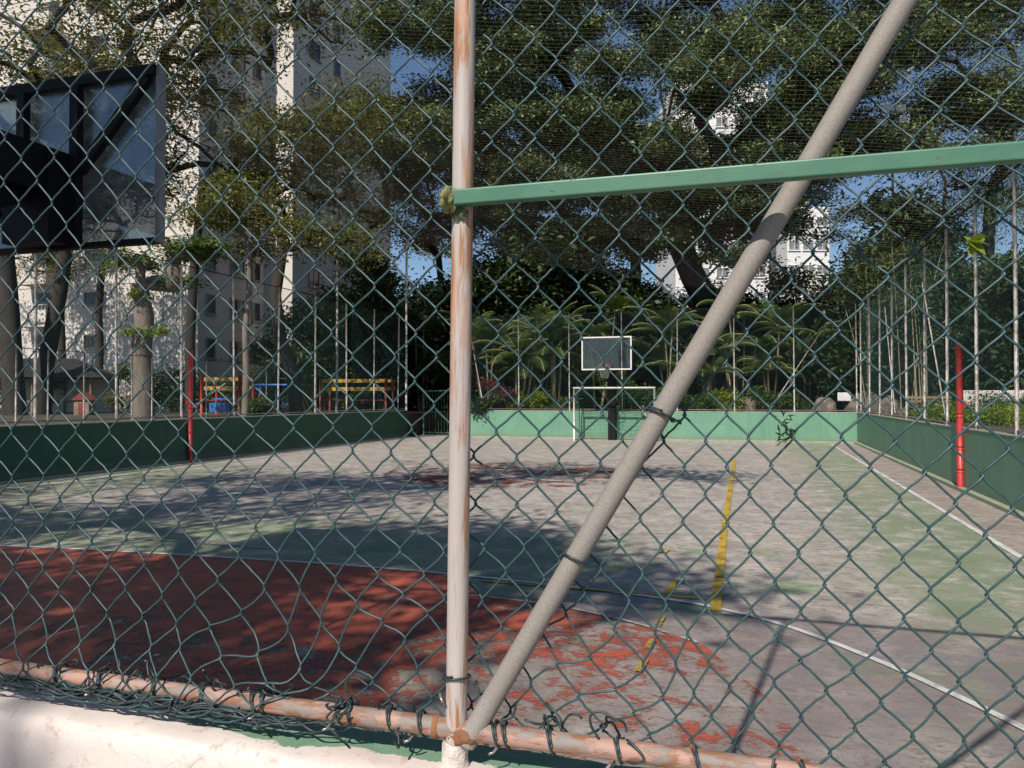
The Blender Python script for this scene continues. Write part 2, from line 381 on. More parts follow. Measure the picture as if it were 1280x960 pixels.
# stepping kerb beside the left wall
slab('garden_path', XL-2.0, XL-.35, 3, 26, .94, 1.0, M['pave'])

def floor_strip(name, pts, wdt, z, m):
    P = np.array(pts, float); T = np.gradient(P, axis=0); T /= np.linalg.norm(T, axis=1)[:,None]
    N = np.stack([-T[:,1], T[:,0]], 1)*wdt/2
    b = MB(); V = [(x, y, z) for x, y in np.concatenate([P+N, P-N])]; n = len(P)
    b.add(V, [(i, i+1, n+i+1, n+i) for i in range(n-1)]); return tag(b.build(name, m), kind='structure')
def smooth(pts, k=8):
    P = np.array(pts, float); t = np.arange(len(P)); q = np.linspace(0, len(P)-1, (len(P)-1)*k+1)
    out = np.stack([np.interp(q, t, P[:,i]) for i in range(P.shape[1])], 1)
    for _ in range(3*k//2):
        out[1:-1] = (out[:-2]+2*out[1:-1]+out[2:])/4
    return out
arc = [(-12.6,1.3),(-12.2,3.0),(-11.4,4.5),(-10.2,5.75),(-8.8,6.35),(-7.0,6.56),(-5.45,6.65),(-3.76,6.72),(-2.6,6.66),(-1.5,6.52),(-.55,6.36),(.03,6.06),(.38,5.74),(.78,5.24),(1.1,4.74),(1.3,4.4),(1.65,3.6),(1.9,2.6),(2.0,1.3)]
floor_strip('court_line', smooth(arc), .055, .009, M['white_line'])
floor_strip('court_line', [(2.63, 1.3+i*.94) for i in range(30)], .075, .009, M['white_line'])
floor_strip('court_line', [(-12.6, 1.3+i*.94) for i in range(30)], .075, .009, M['white_line'])
floor_strip('court_line', smooth([(-2.3,5.99),(-1.44,5.91),(-.77,5.6),(-.35,5.29)]), .03, .013, M['thin_line'])
floor_strip('court_line', [(-13,7.32),(-9,7.28),(-5,7.2)], .03, .013, M['thin_line'])
floor_strip('court_line', [(-.27,6.08),(-.33,10),(-.42,21)], .082, .017, M['yellow_line'])
floor_strip('court_line', [(-2.3,6.49),(-.24,6.44)], .04, .013, M['yellow_line'])
floor_strip('court_line', [(-.66,6.5),(-.66,7.0)], .05, .017, M['yellow_line'])
for y0, y1 in ((5.55,5.85),(5.05,5.25),(4.62,4.85)): floor_strip('court_line', [(-.65,y0),(-.64,y1)], .05, .017, M['yellow_faint'])
floor_strip('court_line', [(-.9,8.2),(-.88,8.4)], .08, .017, M['yellow_line'])
red = [p for p in smooth(arc[:9]).tolist()] + [(-2.2,6.05),(-1.44,5.93),(-.77,5.62),(-.3,5.25),(.15,4.3),(.3,3.4),(.35,1.3)]
sheet('court_key_area', red, .004, M['red_floor'])
cc = [(-5.0+2.7*math.cos(a), 15.8+2.7*math.sin(a)) for a in np.linspace(0, 2*math.pi, 64, endpoint=False)]
sheet('court_circle', cc, .004, M['red_circle'])
floor_strip('court_line', [(XL,15.8),(XR,15.8)], .06, .009, M['thin_line'])

# low green walls round the court (the gate leaves the far left corner open)
def wall(name, x0, x1, y0, y1, label, kerb=None, face='wall_green'):
    t = empty(name, ((x0+x1)/2, (y0+y1)/2, 0)); tag(t, label, 'wall')
    cx, cy = (x0+x1)/2, (y0+y1)/2
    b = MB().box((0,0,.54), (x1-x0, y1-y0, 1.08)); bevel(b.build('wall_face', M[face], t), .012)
    b = MB().box((0,0,1.09), (x1-x0+.016, y1-y0+.016, .022)); b.build('wall_cap', M['wall_cap'], t)
    if kerb:
        k = MB(); k.box((kerb[0]-cx, kerb[1]-cy, .03), (kerb[2], kerb[3], .06)); k.build('kerb', M['kerb'], t)
    return t
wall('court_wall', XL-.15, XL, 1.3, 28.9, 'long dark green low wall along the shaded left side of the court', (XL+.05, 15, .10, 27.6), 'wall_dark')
wall('court_wall', XR, XR+.15, 1.3, 29.65, 'long mid green low wall with the pale kerb on the right side of the court', (XR-.06, 15.4, .12, 28))
wall('court_wall', -11.0, XR-.002, Y1, Y1+.15, 'sunlit pale green low wall across the far end behind the goal', (-3.7, Y1-.045, 14.5, .09))

# near parapet
pt = empty('parapet_wall', (-5, 1.13, 0)); tag(pt, 'peeling white and green parapet wall in the foreground under the bottom rail', 'wall')
b = MB()
xs = np.arange(-13.5, 3.6, .02); xs = np.concatenate([np.arange(-13.5,-2,.25), np.arange(-2,1.6,.018), np.arange(1.6,3.9,.25)])
prof = [(1.045,-.1),(1.045,.95),(1.046,1.05),(1.049,1.068),(1.055,1.079),(1.066,1.084),(1.09,1.085),(1.115,1.085),(1.15,1.084),(1.19,1.083),(1.2,1.075),(1.2,-.1)]
V = []
for x in xs:
    for j, (y, z) in enumerate(prof):
        k = 1 if 1 < j < 10 else 0
        dz = k*.0014*(math.sin(x*31+j*1.3)+.6*math.sin(x*73+j*2.1)+.5*math.sin(x*137+j))
        V.append((x+5, y-1.13+dz*.5, z+dz))
n = len(prof)
b.add(V, [(i*n+j, (i+1)*n+j, (i+1)*n+j+1, i*n+j+1) for i in range(len(xs)-1) for j in range(n-1)], 0, True)
b.build('wall_face', M['parapet'], pt)
for m_ in [M['parapet']]:
    # the material reads world Y: undo the thing's offset
    for nd in m_.node_tree.nodes:
        if nd.type == 'MAPPING': nd.inputs['Location'].default_value = (-5, 1.13, 0)

# ------------------------------------------------------------------ near fence
FY = 1.11
fence = empty('chain_link_fence', (-.43, FY, 1.085)); tag(fence, 'green coated chain link fence in the foreground with peeling post and leaning pipe', 'fence')
def rel(P): return np.asarray(P, float) - np.array([-.43, FY, 1.085])
PB = np.array([-.432, FY, 1.085]); PT = np.array([-.428+.05, FY, 5.0])
def post_x(z): return -.436 + (z-1.085)*.0115
b = MB(); zz = np.linspace(1.06, 5.0, 60)
b.tube(rel([(post_x(z), FY, z) for z in zz]), .0165, 24); b.build('post', M['post'], fence)
BR0 = np.array([-.410, 1.106, 1.135]); BRD = np.array([.578, .07, 1.0])
def brace(t): return BR0 + BRD*t
b = MB(); b.tube(rel([brace(t) for t in np.linspace(-.012, 3.7, 50)]), .0160, 24); o = b.build('brace', M['pipe'], fence); o['label'] = 'bare grey pipe leaning to the right from the foot of the post'
# weld and mortar at the foot
def lump(P, r, seed, n=20, amp=.25):
    g = np.random.default_rng(seed); V = []; m = n//2
    for i in range(m+1):
        th = math.pi*i/m
        for j in range(n):
            ph = 2*math.pi*j/n
            k = 1+amp*(math.sin(3*ph+seed)*math.sin(2*th+seed)+.6*math.sin(7*ph+th*5+seed*2)*math.sin(th))*.6+g.normal()*amp*.18*math.sin(th)
            V.append((P[0]+r[0]*k*math.sin(th)*math.cos(ph), P[1]+r[1]*k*math.sin(th)*math.sin(ph), P[2]+r[2]*k*math.cos(th)))
    return V, [(i*n+j, i*n+(j+1)%n, (i+1)*n+(j+1)%n, (i+1)*n+j) for i in range(m) for j in range(n)]
b = MB(); zc = np.linspace(1.068, 1.124, 9)
g_ = np.random.default_rng(5); n_ = 26; V = []
for i, z in enumerate(zc):
    for j in range(n_):
        a_ = 2*math.pi*j/n_; r_ = .0195+.007*max(0, 1-(z-1.07)/.022)+.0022*math.sin(3*a_+i*.9)+g_.normal(0,.0008)
        if i == 8: r_ = .0182
        V.append((-.4365+r_*math.cos(a_), FY+r_*math.sin(a_), z+.004*math.sin(2*a_+1)*(i > 5)))
b.add(rel(V), [(i*n_+j, i*n_+(j+1)%n_, (i+1)*n_+(j+1)%n_, (i+1)*n_+j) for i in range(8) for j in range(n_)], 0, True)
b.build('mortar_collar', M['mortar'], fence)
b = MB(); V, Fc = lump((-.421, FY-.003, 1.134), (.027,.0195,.0155), 5, 28, .3); b.add(rel(V), Fc, 0, True)
V, Fc = lump((-.467, FY, 1.139), (.013,.0185,.0178), 8, 20, .1); b.add(rel(V), Fc, 0, True)
b.build('rusty_weld', M['rust'], fence)
RZ = 1.14
b = MB(); b.tube(rel([(x, FY+.002*math.sin(x*3), RZ+.003*math.sin(x*2+1)) for x in np.linspace(-6.4, 4.0, 90)]), .0148, 16); b.build('bottom_rail', M['rail'], fence)
b = MB(); b.tube(rel([(-6.4, FY, 5.0), (4.0, FY, 5.0)]), .024, 10)
b.build('top_rail', M['pipe'], fence)
for x in (-6.4, -3.4, 2.55): MB().cyl(rel((x, FY, 1.06)), rel((x, FY, 5.0)), .0175, 12).build('post', M['post'], fence)
# green square bar tied across the front of the post
ba, bb = np.array([-.432, FY-.027, 1.951]), np.array([2.0, FY-.022, 1.951])
bar = MB().beam(rel(ba), rel(bb), .019, .0245).build('crossbar', M['bar'], fence); bevel(bar, .003, 3); bar['label'] = 'green painted square steel bar across the post'
V, Fc = lump((-.437, FY-.024, 1.9505), (.013,.020,.0185), 12, 34, .5); b = MB(); b.add(rel(V), Fc, 0, True)
V, Fc = lump((-.441, FY-.016, 1.9585), (.011,.020,.011), 14, 24, .5); b.add(rel(V), Fc, 0, True)
V, Fc = lump((-.424, FY-.010, 1.9295), (.012,.012,.013), 17, 24, .5); b.add(rel(V), Fc, 0, True)
b.build('tape_wrap', M['rag'], bar)

# chain link: interlocked flattened spirals, pulled out of shape near the rail
lat = [-6.35]
while lat[-1] < 3.95:
    x = lat[-1]; p = .0705 - .0075*np.clip((x+.55)/.65, -1, 1.0); lat.append(x + p/2)
lat = np.array(lat)
blobs = [(random.uniform(-1.15,.25), random.uniform(1.17,1.42), random.uniform(-.02,.02), random.uniform(-.022,.022), random.uniform(.035,.08)) for _ in range(22)]
blobs += [(-.20,1.29,.03,-.008,.06), (-.30,1.22,-.012,.016,.05), (-.75,1.24,.014,-.022,.07), (-.16,1.2,.02,-.02,.06), (.05,1.22,-.015,.02,.06)]
blobs += [(random.uniform(-1.4,.4), random.uniform(1.45,2.2), random.uniform(-.008,.008), random.uniform(-.008,.008), random.uniform(.06,.13)) for _ in range(16)]
H_ = .0775
def warp(x, y, z):
    s = 1.0+.12*np.clip((-.55-x)/.5, 0, 1)
    z = 1.62+(z-1.62)*s
    q = (z-1.122)/.018; z = 1.122+.018*np.where(q > 30, q, np.log1p(np.exp(np.minimum(q, 30))))
    dx = .006*np.sin(4.1*x+2.3*z)+.005*np.sin(2.2*z-7*x+1)+.003*np.sin(13*z+5*x)
    dz = .006*np.sin(3.7*x-2.9*z+2)+.004*np.sin(9*x+4*z)
    for bx, bz, ax, az, sg in blobs:
        g = np.exp(-((x-bx)**2+(z-bz)**2)/(2*sg*sg)); dx = dx+ax*g; dz = dz+az*g
    low = np.clip((z-1.125)/.12, 0, 1)
    z2 = np.maximum(z+dz*low, 1.116+.006*np.sin(40*x))
    t = np.clip((z-BR0[2])/BRD[2], 0, 4); bxp = BR0[0]+BRD[0]*t; byp = BRD[1]*t
    gap = .0245 + byp*np.exp(-((x-bxp)/.35)**2) + .012*np.sin(1.7*x+1.1*z)*np.clip((z-1.3)/.4, 0, 1)*np.clip(abs(x+.43)/.2, 0, 1)
    fr = np.clip((-.62-x)/.16, 0, 1)*np.clip((1.24-z2)/.07, 0, 1)
    gap = np.maximum(gap, .0215+byp*np.exp(-((x-bxp)/.06)**2)*1.0)
    gap = gap*(1-fr) - .021*fr
    z2 = z2 - .016*fr*np.clip((1.16-z2)/.04, 0, 1)
    return x+dx*(.4+.6*low), y+FY+gap, z2
A0 = .00175
fine, coarse = MB(), MB()
allV, allF, off = [], [], 0
for k in range(len(lat)-1):
    xc = (lat[k]+lat[k+1])/2; hw = (lat[k+1]-lat[k])/2+.0021
    near = -1.85 < xc < .62
    ph0 = math.pi*(k % 2)
    n1 = 12 if near else 4
    zs = np.concatenate([np.arange(1.09, 2.45, H_/n1), np.arange(2.45, 4.98, H_/4)])
    fi = 2*math.pi*zs/H_ + ph0
    sn = np.sin(fi+math.pi/2)
    tri = np.arcsin(.985*sn)/math.asin(.985)
    dirn = np.cos(fi+math.pi/2)                      # >0 while x grows with z
    x = xc+hw*tri; y = -.0023*np.tanh(2.2*dirn)
    X_, Y_, Z_ = warp(x, y, zs)
    P = np.stack([X_, Y_, Z_], 1)
    if near: P += rng.normal(0, .00035, P.shape)
    (fine if near else coarse).tube(rel(P), A0 if near else .0017, 6 if near else 3, 0, False)
wm = fine; off = wm.n
wm.v += coarse.v; wm.f += [[i+off for i in f] for f in coarse.f]; wm.mi += coarse.mi; wm.sm += coarse.sm; wm.n += coarse.n
wm.build('wire_mesh', M['wire'], fence)
# tie wires: rings on post, pipe and rail, with twisted tails; and knots of loose ends on the rail
def ring(c, ax, r, turns=1.3, rw=.0019, n=26):
    ax = np.array(ax, float); ax /= np.linalg.norm(ax); u = np.cross(ax, [0.3,1,.1]); u /= np.linalg.norm(u); v = np.cross(ax, u)
    a = np.linspace(0, 2*math.pi*turns, n)
    return [np.array(c)+r*(math.cos(q)*u+math.sin(q)*v)+ax*(.004*math.sin(q*.7)+.0015*q) for q in a]
def curl(c, n, size, seed):
    g = np.random.default_rng(seed); P = [np.array(c, float)]; d = g.normal(0,1,3)*np.array([1,.45,.7])
    for _ in range(n):
        d = d*.72+g.normal(0,1,3)*np.array([1,.5,.7])*.7; d /= np.linalg.norm(d)
        P.append(P[-1]+d*size)
        P[-1] = np.array(c)+(P[-1]-np.array(c))*min(1, size*3.2/max(1e-6, np.linalg.norm(P[-1]-np.array(c))))
    return smooth(P, 5)
def tie(P, tail=None, extra=()):
    b = MB(); b.tube(rel(P), .0019, 7)
    for e in extra: b.tube(rel(e), .0019, 6)
    o = b.build('tie_wire', M['dark_wire'], fence)
    if tail is not None: MB().tube(rel(tail), .0021, 6).build('wire_end', M['cut_wire'], o)
    return o
tie(ring((post_x(1.213), FY, 1.213), (0,.1,1), .0205), [(-.455,1.09,1.20),(-.452,1.088,1.193),(-.448,1.086,1.187)], [curl((-.41,1.125,1.21), 5, .008, 3)])
tp = brace(.485); tie(ring(tp, (.5,.1,.86), .0205), [tp+np.array([-.018,-.012,.004]), tp+np.array([-.022,-.016,.01]), tp+np.array([-.02,-.02,.016])], [curl(tp+np.array([.03,.015,-.01]), 5, .008, 4)])
tp = brace(.27); tie(ring(tp, (.5,.1,.86), .0205, .5))
for px_, sd in ((-.497,1),(-.375,2),(-.36,3),(-.29,4),(-.19,5),(-.62,6),(-.64,7),(-.55,8),(-.78,9),(-.8,10),(-.9,11),(-1.0,12),(-1.12,13),(-1.22,14),(-.08,15),(.06,16)):
    c = (px_, FY, RZ)
    heavy = sd in (4,5,6,7,8,9,10,11,12,13,14)
    ex = [curl((px_+random.uniform(-.03,.03), FY+random.uniform(-.012,.02), RZ+random.uniform(-.012,.022)), 7, .0115, 40+sd*3+q) for q in range(5 if heavy else 1)]
    tie(ring(c, (1,.1,.12), .0185, 1.25), [(px_-.004,FY-.017,RZ-.012),(px_-.009,FY-.02,RZ-.019),(px_-.016,FY-.021,RZ-.022)] if sd % 2 else None, ex)
# slack runs of wire drooping along the rail
for k, (xa, xb) in enumerate(((-1.3,-.62),(-1.25,-.7),(-1.38,-.95),(-1.1,-.66),(-.95,-.6),(-1.4,-.8),(-1.42,-1.05),(-1.3,-.9),(-1.42,-1.1),(-1.2,-.8))+tuple((-1.5+.05*q, -.72-.045*(q%6)) for q in range(12))):
    g = np.random.default_rng(90+k); xs_ = np.linspace(xa, xb, 16)
    P = [(x, FY-.018+g.normal(0,.006), RZ-.018+g.normal(0,.009)) for x in xs_]
    tie(smooth(P, 4))

# ------------------------------------------------------------------ side and far fences
def straight_mesh(b, p0, p1, z0, z1, cell, r):
    """long straight diagonals: reads as chain link at this distance"""
    p0, p1 = np.array(p0, float), np.array(p1, float); Ln = np.linalg.norm(p1-p0); d = (p1-p0)/Ln; H = z1-z0
    pts = []
    for sgn in (1, -1):
        s = -H
        while s < Ln+H:
            a, e = (s, s+H) if sgn > 0 else (s+H, s)
            t0, t1 = 0.0, 1.0
            dl = e-a
            for lim, sign in ((0, 1), (Ln, -1)):
                ta = (lim-a)/dl
                if (dl > 0) == (sign > 0): t0 = max(t0, ta)
                else: t1 = min(t1, ta)
            if t1 > t0+.01:
                P0 = p0+d*(a+dl*t0); P1 = p0+d*(a+dl*t1)
                pts.append(((P0[0], P0[1], z0+H*t0), (P1[0], P1[1], z0+H*t1)))
            s += cell
    for q0, q1 in pts: b.tube([q0, q1], r, 3, 0, False)
def side_fence(label, p0, p1, n, top, posts_at=None, r=.028, mesh_to=None, cell=.10, braces=()):
    t = empty('court_fence', (p0[0], p0[1], 1.1)); tag(t, label, 'fence')
    o = np.array([p0[0], p0[1], 1.1]); d = np.array([p1[0]-p0[0], p1[1]-p0[1], 0.0])
    for u in (posts_at if posts_at is not None else np.linspace(0, 1, n)):
        q = d*u; lean = random.uniform(-.03,.03)
        MB().tube([q, q+np.array([lean*.5, lean*.5, (top-1.1)*.5]), q+np.array([lean, lean, top-1.1])], r, 8).build('post', M['spot_metal'], t)
    nn = 40; P = [d*u+np.array([0,0,top-1.1-.05*math.sin(u*math.pi*n)**2]) for u in np.linspace(0,1,nn)]
    MB().tube(P, .014, 6).build('top_cable', M['dark_metal'], t)
    MB().tube([d*0+np.array([0,0,.06]), d+np.array([0,0,.06])], .016, 6).build('bottom_rail', M['trim_metal'], t)
    for (u0, z0, u1, z1) in braces:
        MB().tube([d*u0+np.array([0,0,z0-1.1]), d*u1+np.array([0,0,z1-1.1])], .016, 6).build('brace', M['spot_metal'], t)
    b = MB(); straight_mesh(b, (0,0), (d[0],d[1]), .02, (mesh_to or top)-1.12, cell, .0017)
    b.build('wire_mesh', M['wire_far'], t); return t
LFy = 28.9-2.45
side_fence('tall wire fence on thin pale posts above the dark left wall', (XL-.075,2.4), (XL-.075,28.7), 0, 4.95,
           [(y-2.4)/26.3 for y in np.arange(3.55, 28.8, 2.05)], braces=[((17.5-2.4)/26.3,2.0,(15.9-2.4)/26.3,1.2)])
side_fence('tall wire fence on rust spotted posts above the right wall', (XR+.075,2.4), (XR+.075,29.5), 0, 4.95,
           [(y-2.4)/27.1 for y in np.arange(2.45, 29.5, 2.05)], braces=[((19.0-2.4)/27.1,4.2,(16.9-2.4)/27.1,1.2),((24-2.4)/27.1,4.2,(22.5-2.4)/27.1,1.2)])
side_fence('wire fence with thin posts along the far pale green wall', (-11.0,Y1+.075), (XR,Y1+.075), 8, 4.95, None, .022,
           braces=[(.80,1.2,.92,4.0),(.04,1.2,-.02+.02,4.2)])
# diagonal guy wires on the left fence are parts of it

# overhead net: 10 cm square twine sheet over the court's middle and right
nete = empty('overhead_net', ((XR+XL)/2, 15, 4.9)); tag(nete, 'fine brown twine net stretched over the court above the hoops and rising to the left', 'net')
nx0, nx1, ny0, ny1 = XL-.05, XR+.05, 1.15, Y1+.05
def netz(x, y): 
    u = (x-nx0)/(nx1-nx0)
    return 8.2-3.27*u - .22*np.sin(np.pi*np.clip(u,0,1)) + .012*np.sin(x*1.3+y*.5)
b = MB()
o_ = np.array([(XR+XL)/2, 15, 4.9])
for y in np.concatenate([np.arange(ny0, 9, .105), np.arange(9, 15, .15), np.arange(15, 21, .24), np.arange(21, ny1, .42)]):
    xs_ = np.linspace(nx0, nx1, 20); ys_ = y+.03*np.sin(xs_*1.9+y*.7)
    b.tube(np.stack([xs_, ys_, netz(xs_, ys_)], 1)-o_, .0010, 3, 0, False)
for x in np.arange(nx0, nx1, .105):
    ys_ = np.linspace(ny0, ny1, 36); xs_ = x+.03*np.sin(ys_*1.3+x*.8)
    b.tube(np.stack([xs_, ys_, netz(xs_, ys_)], 1)-o_, .0010, 3, 0, False)
b.build('net_mesh', M['net'], nete)
for x in (nx0, nx1):
    ys_ = np.linspace(ny0, ny1, 36); MB().tube(np.stack([np.full(36,x), ys_, netz(np.full(36,x), ys_)-.005], 1)-o_, .012, 6).build('edge_cable', M['dark_metal'], nete)

for y in (1.6, 29.3): MB().cyl(np.array([XL-.25,y,.9])-o_, np.array([XL-.25,y,8.25])-o_, .045, 10).build('net_pole', M['spot_metal'], nete)
# ------------------------------------------------------------------ sports gear
def torus_pts(c, r, n=28): return [(c[0]+r*math.cos(a), c[1]+r*math.sin(a), c[2]) for a in np.linspace(0, 2*math.pi, n)]
def hoop_net(b, c, r0, r1, h, n=12):
    for k in range(n):
        for s in (1,-1):
            P = []
            for q in range(5):
                u = q/4; r = r0+(r1-r0)*u; a = 2*math.pi*(k+s*u*1.5)/n
                P.append((c[0]+r*math.cos(a), c[1]+r*math.sin(a), c[2]-h*u))
            b.tube(P, .003, 3, 0, False)
# near hoop, seen from behind
hx, hy = -4.98, 4.45
hp = empty('basketball_hoop', (hx, 2.35, 0)); tag(hp, 'near basketball hoop seen from behind, glass board on a black box arm', 'basketball hoop')
W2, ZB, ZT = .955, 2.76, 3.985
yb = hy-2.35
MB().box((0,yb,(ZB+ZT)/2), (2*W2-.05, .012, ZT-ZB-.05)).build('backboard', M['glass'], hp)
fr = MB(); 
fr.box((0,yb-.01,ZT-.012), (2*W2, .09, .075)); fr.box((0,yb,ZB), (2*W2, .07, .04))
fr.box((-.255,yb-.045,(ZB+ZT)/2-.02), (.075,.06,ZT-ZB-.07)); fr.box((.255,yb-.045,(ZB+ZT)/2-.02), (.075,.06,ZT-ZB-.07))
fr.beam((W2-.06,yb-.04,ZT-.06),(.29,yb-.04,3.30), .05,.075); fr.beam((-W2+.06,yb-.04,ZT-.06),(-.29,yb-.04,3.30), .05,.075)
fr.beam((-.29,yb-.04,3.2),(-W2+.06,yb-.04,ZB+.05), .05,.075)
bevel(fr.build('back_frame', M['dark_metal'], hp), .004)
for s in (-1,1): MB().box((s*(W2+.018), yb, (ZB+ZT)/2), (.036,.06,ZT-ZB+.03)).build('edge_trim', M['trim_metal'], hp)
ar = MB()
ar.box((0, yb/2+.05, 3.28), (.36, yb-.16, .33)); ar.box((0, yb-.16, 3.09), (.44,.16,.66)); 
ar.beam((0,.05,2.2),(0,yb-.3,3.1), .12,.12)
bevel(ar.build('arm', M['dark_metal'], hp), .006)
MB().cyl((0,0,0),(0,0,3.4), .11, 20).build('post', M['dark_metal'], hp)
rm = MB(); rm.tube(torus_pts((0, yb+.15+.23, 3.02), .23), .009, 8); rm.box((0,yb+.09,3.0),(.12,.16,.05)); rim = rm.build('rim', M['orange'], hp)
nb = MB(); hoop_net(nb, (0, yb+.38, 3.02), .225, .12, .42); nb.build('net', M['white_net'], rim)
# far hoop
hx2, hy2 = -5.08, 28.0
hp2 = empty('basketball_hoop', (hx2, 29.2, 0)); tag(hp2, 'far basketball hoop with white framed board above the goal', 'basketball hoop')
yb = hy2-29.2
MB().box((0,yb,3.25), (1.80,.012,1.18)).build('backboard', M['glass_far'], hp2)
fr = MB()
for z in (2.66,3.84): fr.box((0,yb,z), (1.86,.05,.05))
for s in (-1,1): fr.box((s*.905,yb,3.25), (.05,.045,1.12))
fr.build('board_frame', M['white_metal'], hp2)
sp = MB(); sp.box((0,0,1.6),(.28,.28,3.2)); sp.box((0,yb/2+.02,3.05),(.2,-yb,.2)); sp.box((.1,yb+.09,3.2),(.06,.1,1.1)); sp.build('post', M['dark_metal'], hp2)
rm = MB(); rm.tube(torus_pts((0,yb-.38,2.78),.225),.012,8); rm.box((0,yb-.08,2.78),(.12,.14,.05)); rim = rm.build('rim', M['orange'], hp2)
nb = MB(); hoop_net(nb, (0,yb-.38,2.78),.22,.12,.45,8); nb.build('net', M['white_net'], rim)
# futsal goal
gx, gy = -4.88, 28.35
g0 = empty('futsal_goal', (gx,gy,0)); tag(g0, 'white framed futsal goal with green net before the far wall', 'goal')
GW, GH, GD = 1.5, 1.98, .95
for s in (-1,1): MB().cyl((s*GW,0,0),(s*GW,0,GH), .033, 12).build('goal_post', M['white_metal'], g0)
MB().cyl((-GW-.04,0,GH),(GW+.033,0,GH), .033, 12).build('goal_crossbar', M['white_metal'], g0)
fr = MB()
for s in (-1,1):
    fr.tube([(s*GW,.02,GH-.02),(s*GW,.45,GH-.05),(s*GW,GD,1.0),(s*GW,GD,.03),(s*GW,.04,.03)], .017, 6)
fr.cyl((-GW,GD,.03),(GW,GD,.03),.017,6); fr.cyl((0,GD,.03),(0,GD,1.15),.017,6)
fr.build('back_frame', M['goal_net'], g0)
nb = MB(); prof2 = [(.03,GH-.02),(.45,GH-.05),(GD-.06,1.0),(GD-.10,.05)]
PR = smooth([(a,c,0) for a,c in prof2], 6)
for x in np.arange(-GW, GW+.01, .12): nb.tube([(x+.02*math.sin(q), p[0]-.05*math.sin(q*.5+x*2), p[1]) for q, p in enumerate(PR)], .003, 3, 0, False)
for p in PR[::1]: nb.tube([(x, p[0]-.03*math.sin(x*3), p[1]) for x in np.linspace(-GW, GW, 12)], .003, 3, 0, False)
for s in (-1,1):
    for y in np.arange(.1, GD, .12): nb.tube([(s*GW,y,.05),(s*GW,y,GH-.1-max(0,(y-.45))*1.9)], .003, 3, 0, False)
    for z in np.arange(.15, 1.1, .12): nb.tube([(s*GW,.02,z),(s*GW,GD-.05,z)], .003, 3, 0, False)
nb.build('net', M['goal_net'], g0)
# volleyball posts
def volley(x, y, s, h, label):
    t = empty('volleyball_post', (x,y,0)); tag(t, label, 'post', 'red volleyball posts at the two sides')
    MB().cyl((0,0,0),(0,0,h), .052, 16).build('pole', M['red_paint'], t)
    for z in (.35,.75,1.33): MB().cyl((0,0,z-.03),(0,0,z+.03), .062, 16).build('collar', M['red_paint'], t)
    k = MB(); k.box((s*.09,-.02,1.5),(.1,.06,.05)); k.tube(torus_pts((s*.13,-.02,1.55),.04,12),.01,6); k.build('net_hook', M['red_paint'], t)
    MB().cyl((0,0,h),(0,0,h+.02),.046,12).build('cap', M['dark_metal'], t)
volley(XL+.07, 16.0, -1, 2.82, 'red volleyball post standing against the dark left wall')
volley(XR-.06, 15.3, 1, 2.60, 'red volleyball post standing against the right wall')

# ------------------------------------------------------------------ buildings
def window_mesh(w_, h_, bars=1):
    b = MB(); t = .06
    b.box((0,.02,0),(w_,.04,h_),0,1)
    for s in (-1,1):
        b.box((s*(w_/2),-.01,0),(t,.08,h_+t),0,0); b.box((0,-.01,s*(h_/2)),(w_-t,.08,t),0,0)
    for k in range(bars): b.box((w_*((k+1)/(bars+1)-.5),-.005,0),(.045,.05,h_-t),0,0)
    b.box((0,-.06,-h_/2-.07),(w_+.2,.16,.06),0,0)
    return b.mesh('window', [M['trim_metal'], M['window']])
apt = empty('apartment_building', (-31,37.5,.9)); tag(apt, 'tall cream apartment building with stepped corner rising behind the left trees', 'building')
def arel(x,y,z): return (x+31, y-37.5, z-.9)
HB = 48
b = MB(); b.box(arel(-46,48.75,.9+HB/2),(30,22.5,HB)); b.build('wall', M['plaster'], apt)
b = MB(); b.box(arel(-38.45,51.2,.9+HB/2+.5),(19.1,14.4,HB+1)); b.build('wing', M['plaster'], apt)
b = MB()
for k in range(17):   # thin string courses round the slab edges
    z = 3.3+2.65*k
    b.box(arel(-46,48.75,z),(30.08,22.58,.12))
b.build('string_course', M['plaster'], apt)
wm1 = window_mesh(1.25,1.15,1); wm2 = window_mesh(.75,1.15,0); wm3 = window_mesh(1.6,.8,2)
cnt = 0
for k in range(13):
    z = 4.55+2.65*k
    for (x,y,r,me) in ((-30.98,38.6,R(90),wm2),(-30.98,41.1,R(90),wm1),(-30.98,43.0,R(90),wm2),(-28.88,46.6,R(90),wm1),(-28.88,49.6,R(90),wm2),(-38.6,37.48,0,wm3)):
        if k > 10 and x > -30 and False: continue
        o = link('window', me, apt); o.location = arel(x,y,z+(.5 if me is wm3 else 0)); o.rotation_euler = (0,0,r); cnt += 1
for k in range(9):
    z = 3.4+2.65*k
    b = MB(); b.box((0,-.5,.0),(2.4,1.0,.14)); b.box((0,-.96,.5),(2.4,.08,.9))
    for s in (-1,1): b.box((s*1.16,-.48,.5),(.08,.88,.9))
    for q in range(9): b.cyl((-1.1+q*.275,-.96,.95),(-1.1+q*.275,-.96,1.25),.012,5)
    b.box((0,-.96,1.27),(2.4,.04,.04))
    b.box((0,.01,1.2),(1.9,.05,1.9),0,1)
    o = b.build('balcony', [M['plaster'],M['window']], apt, arel(-42.6,37.48,z))
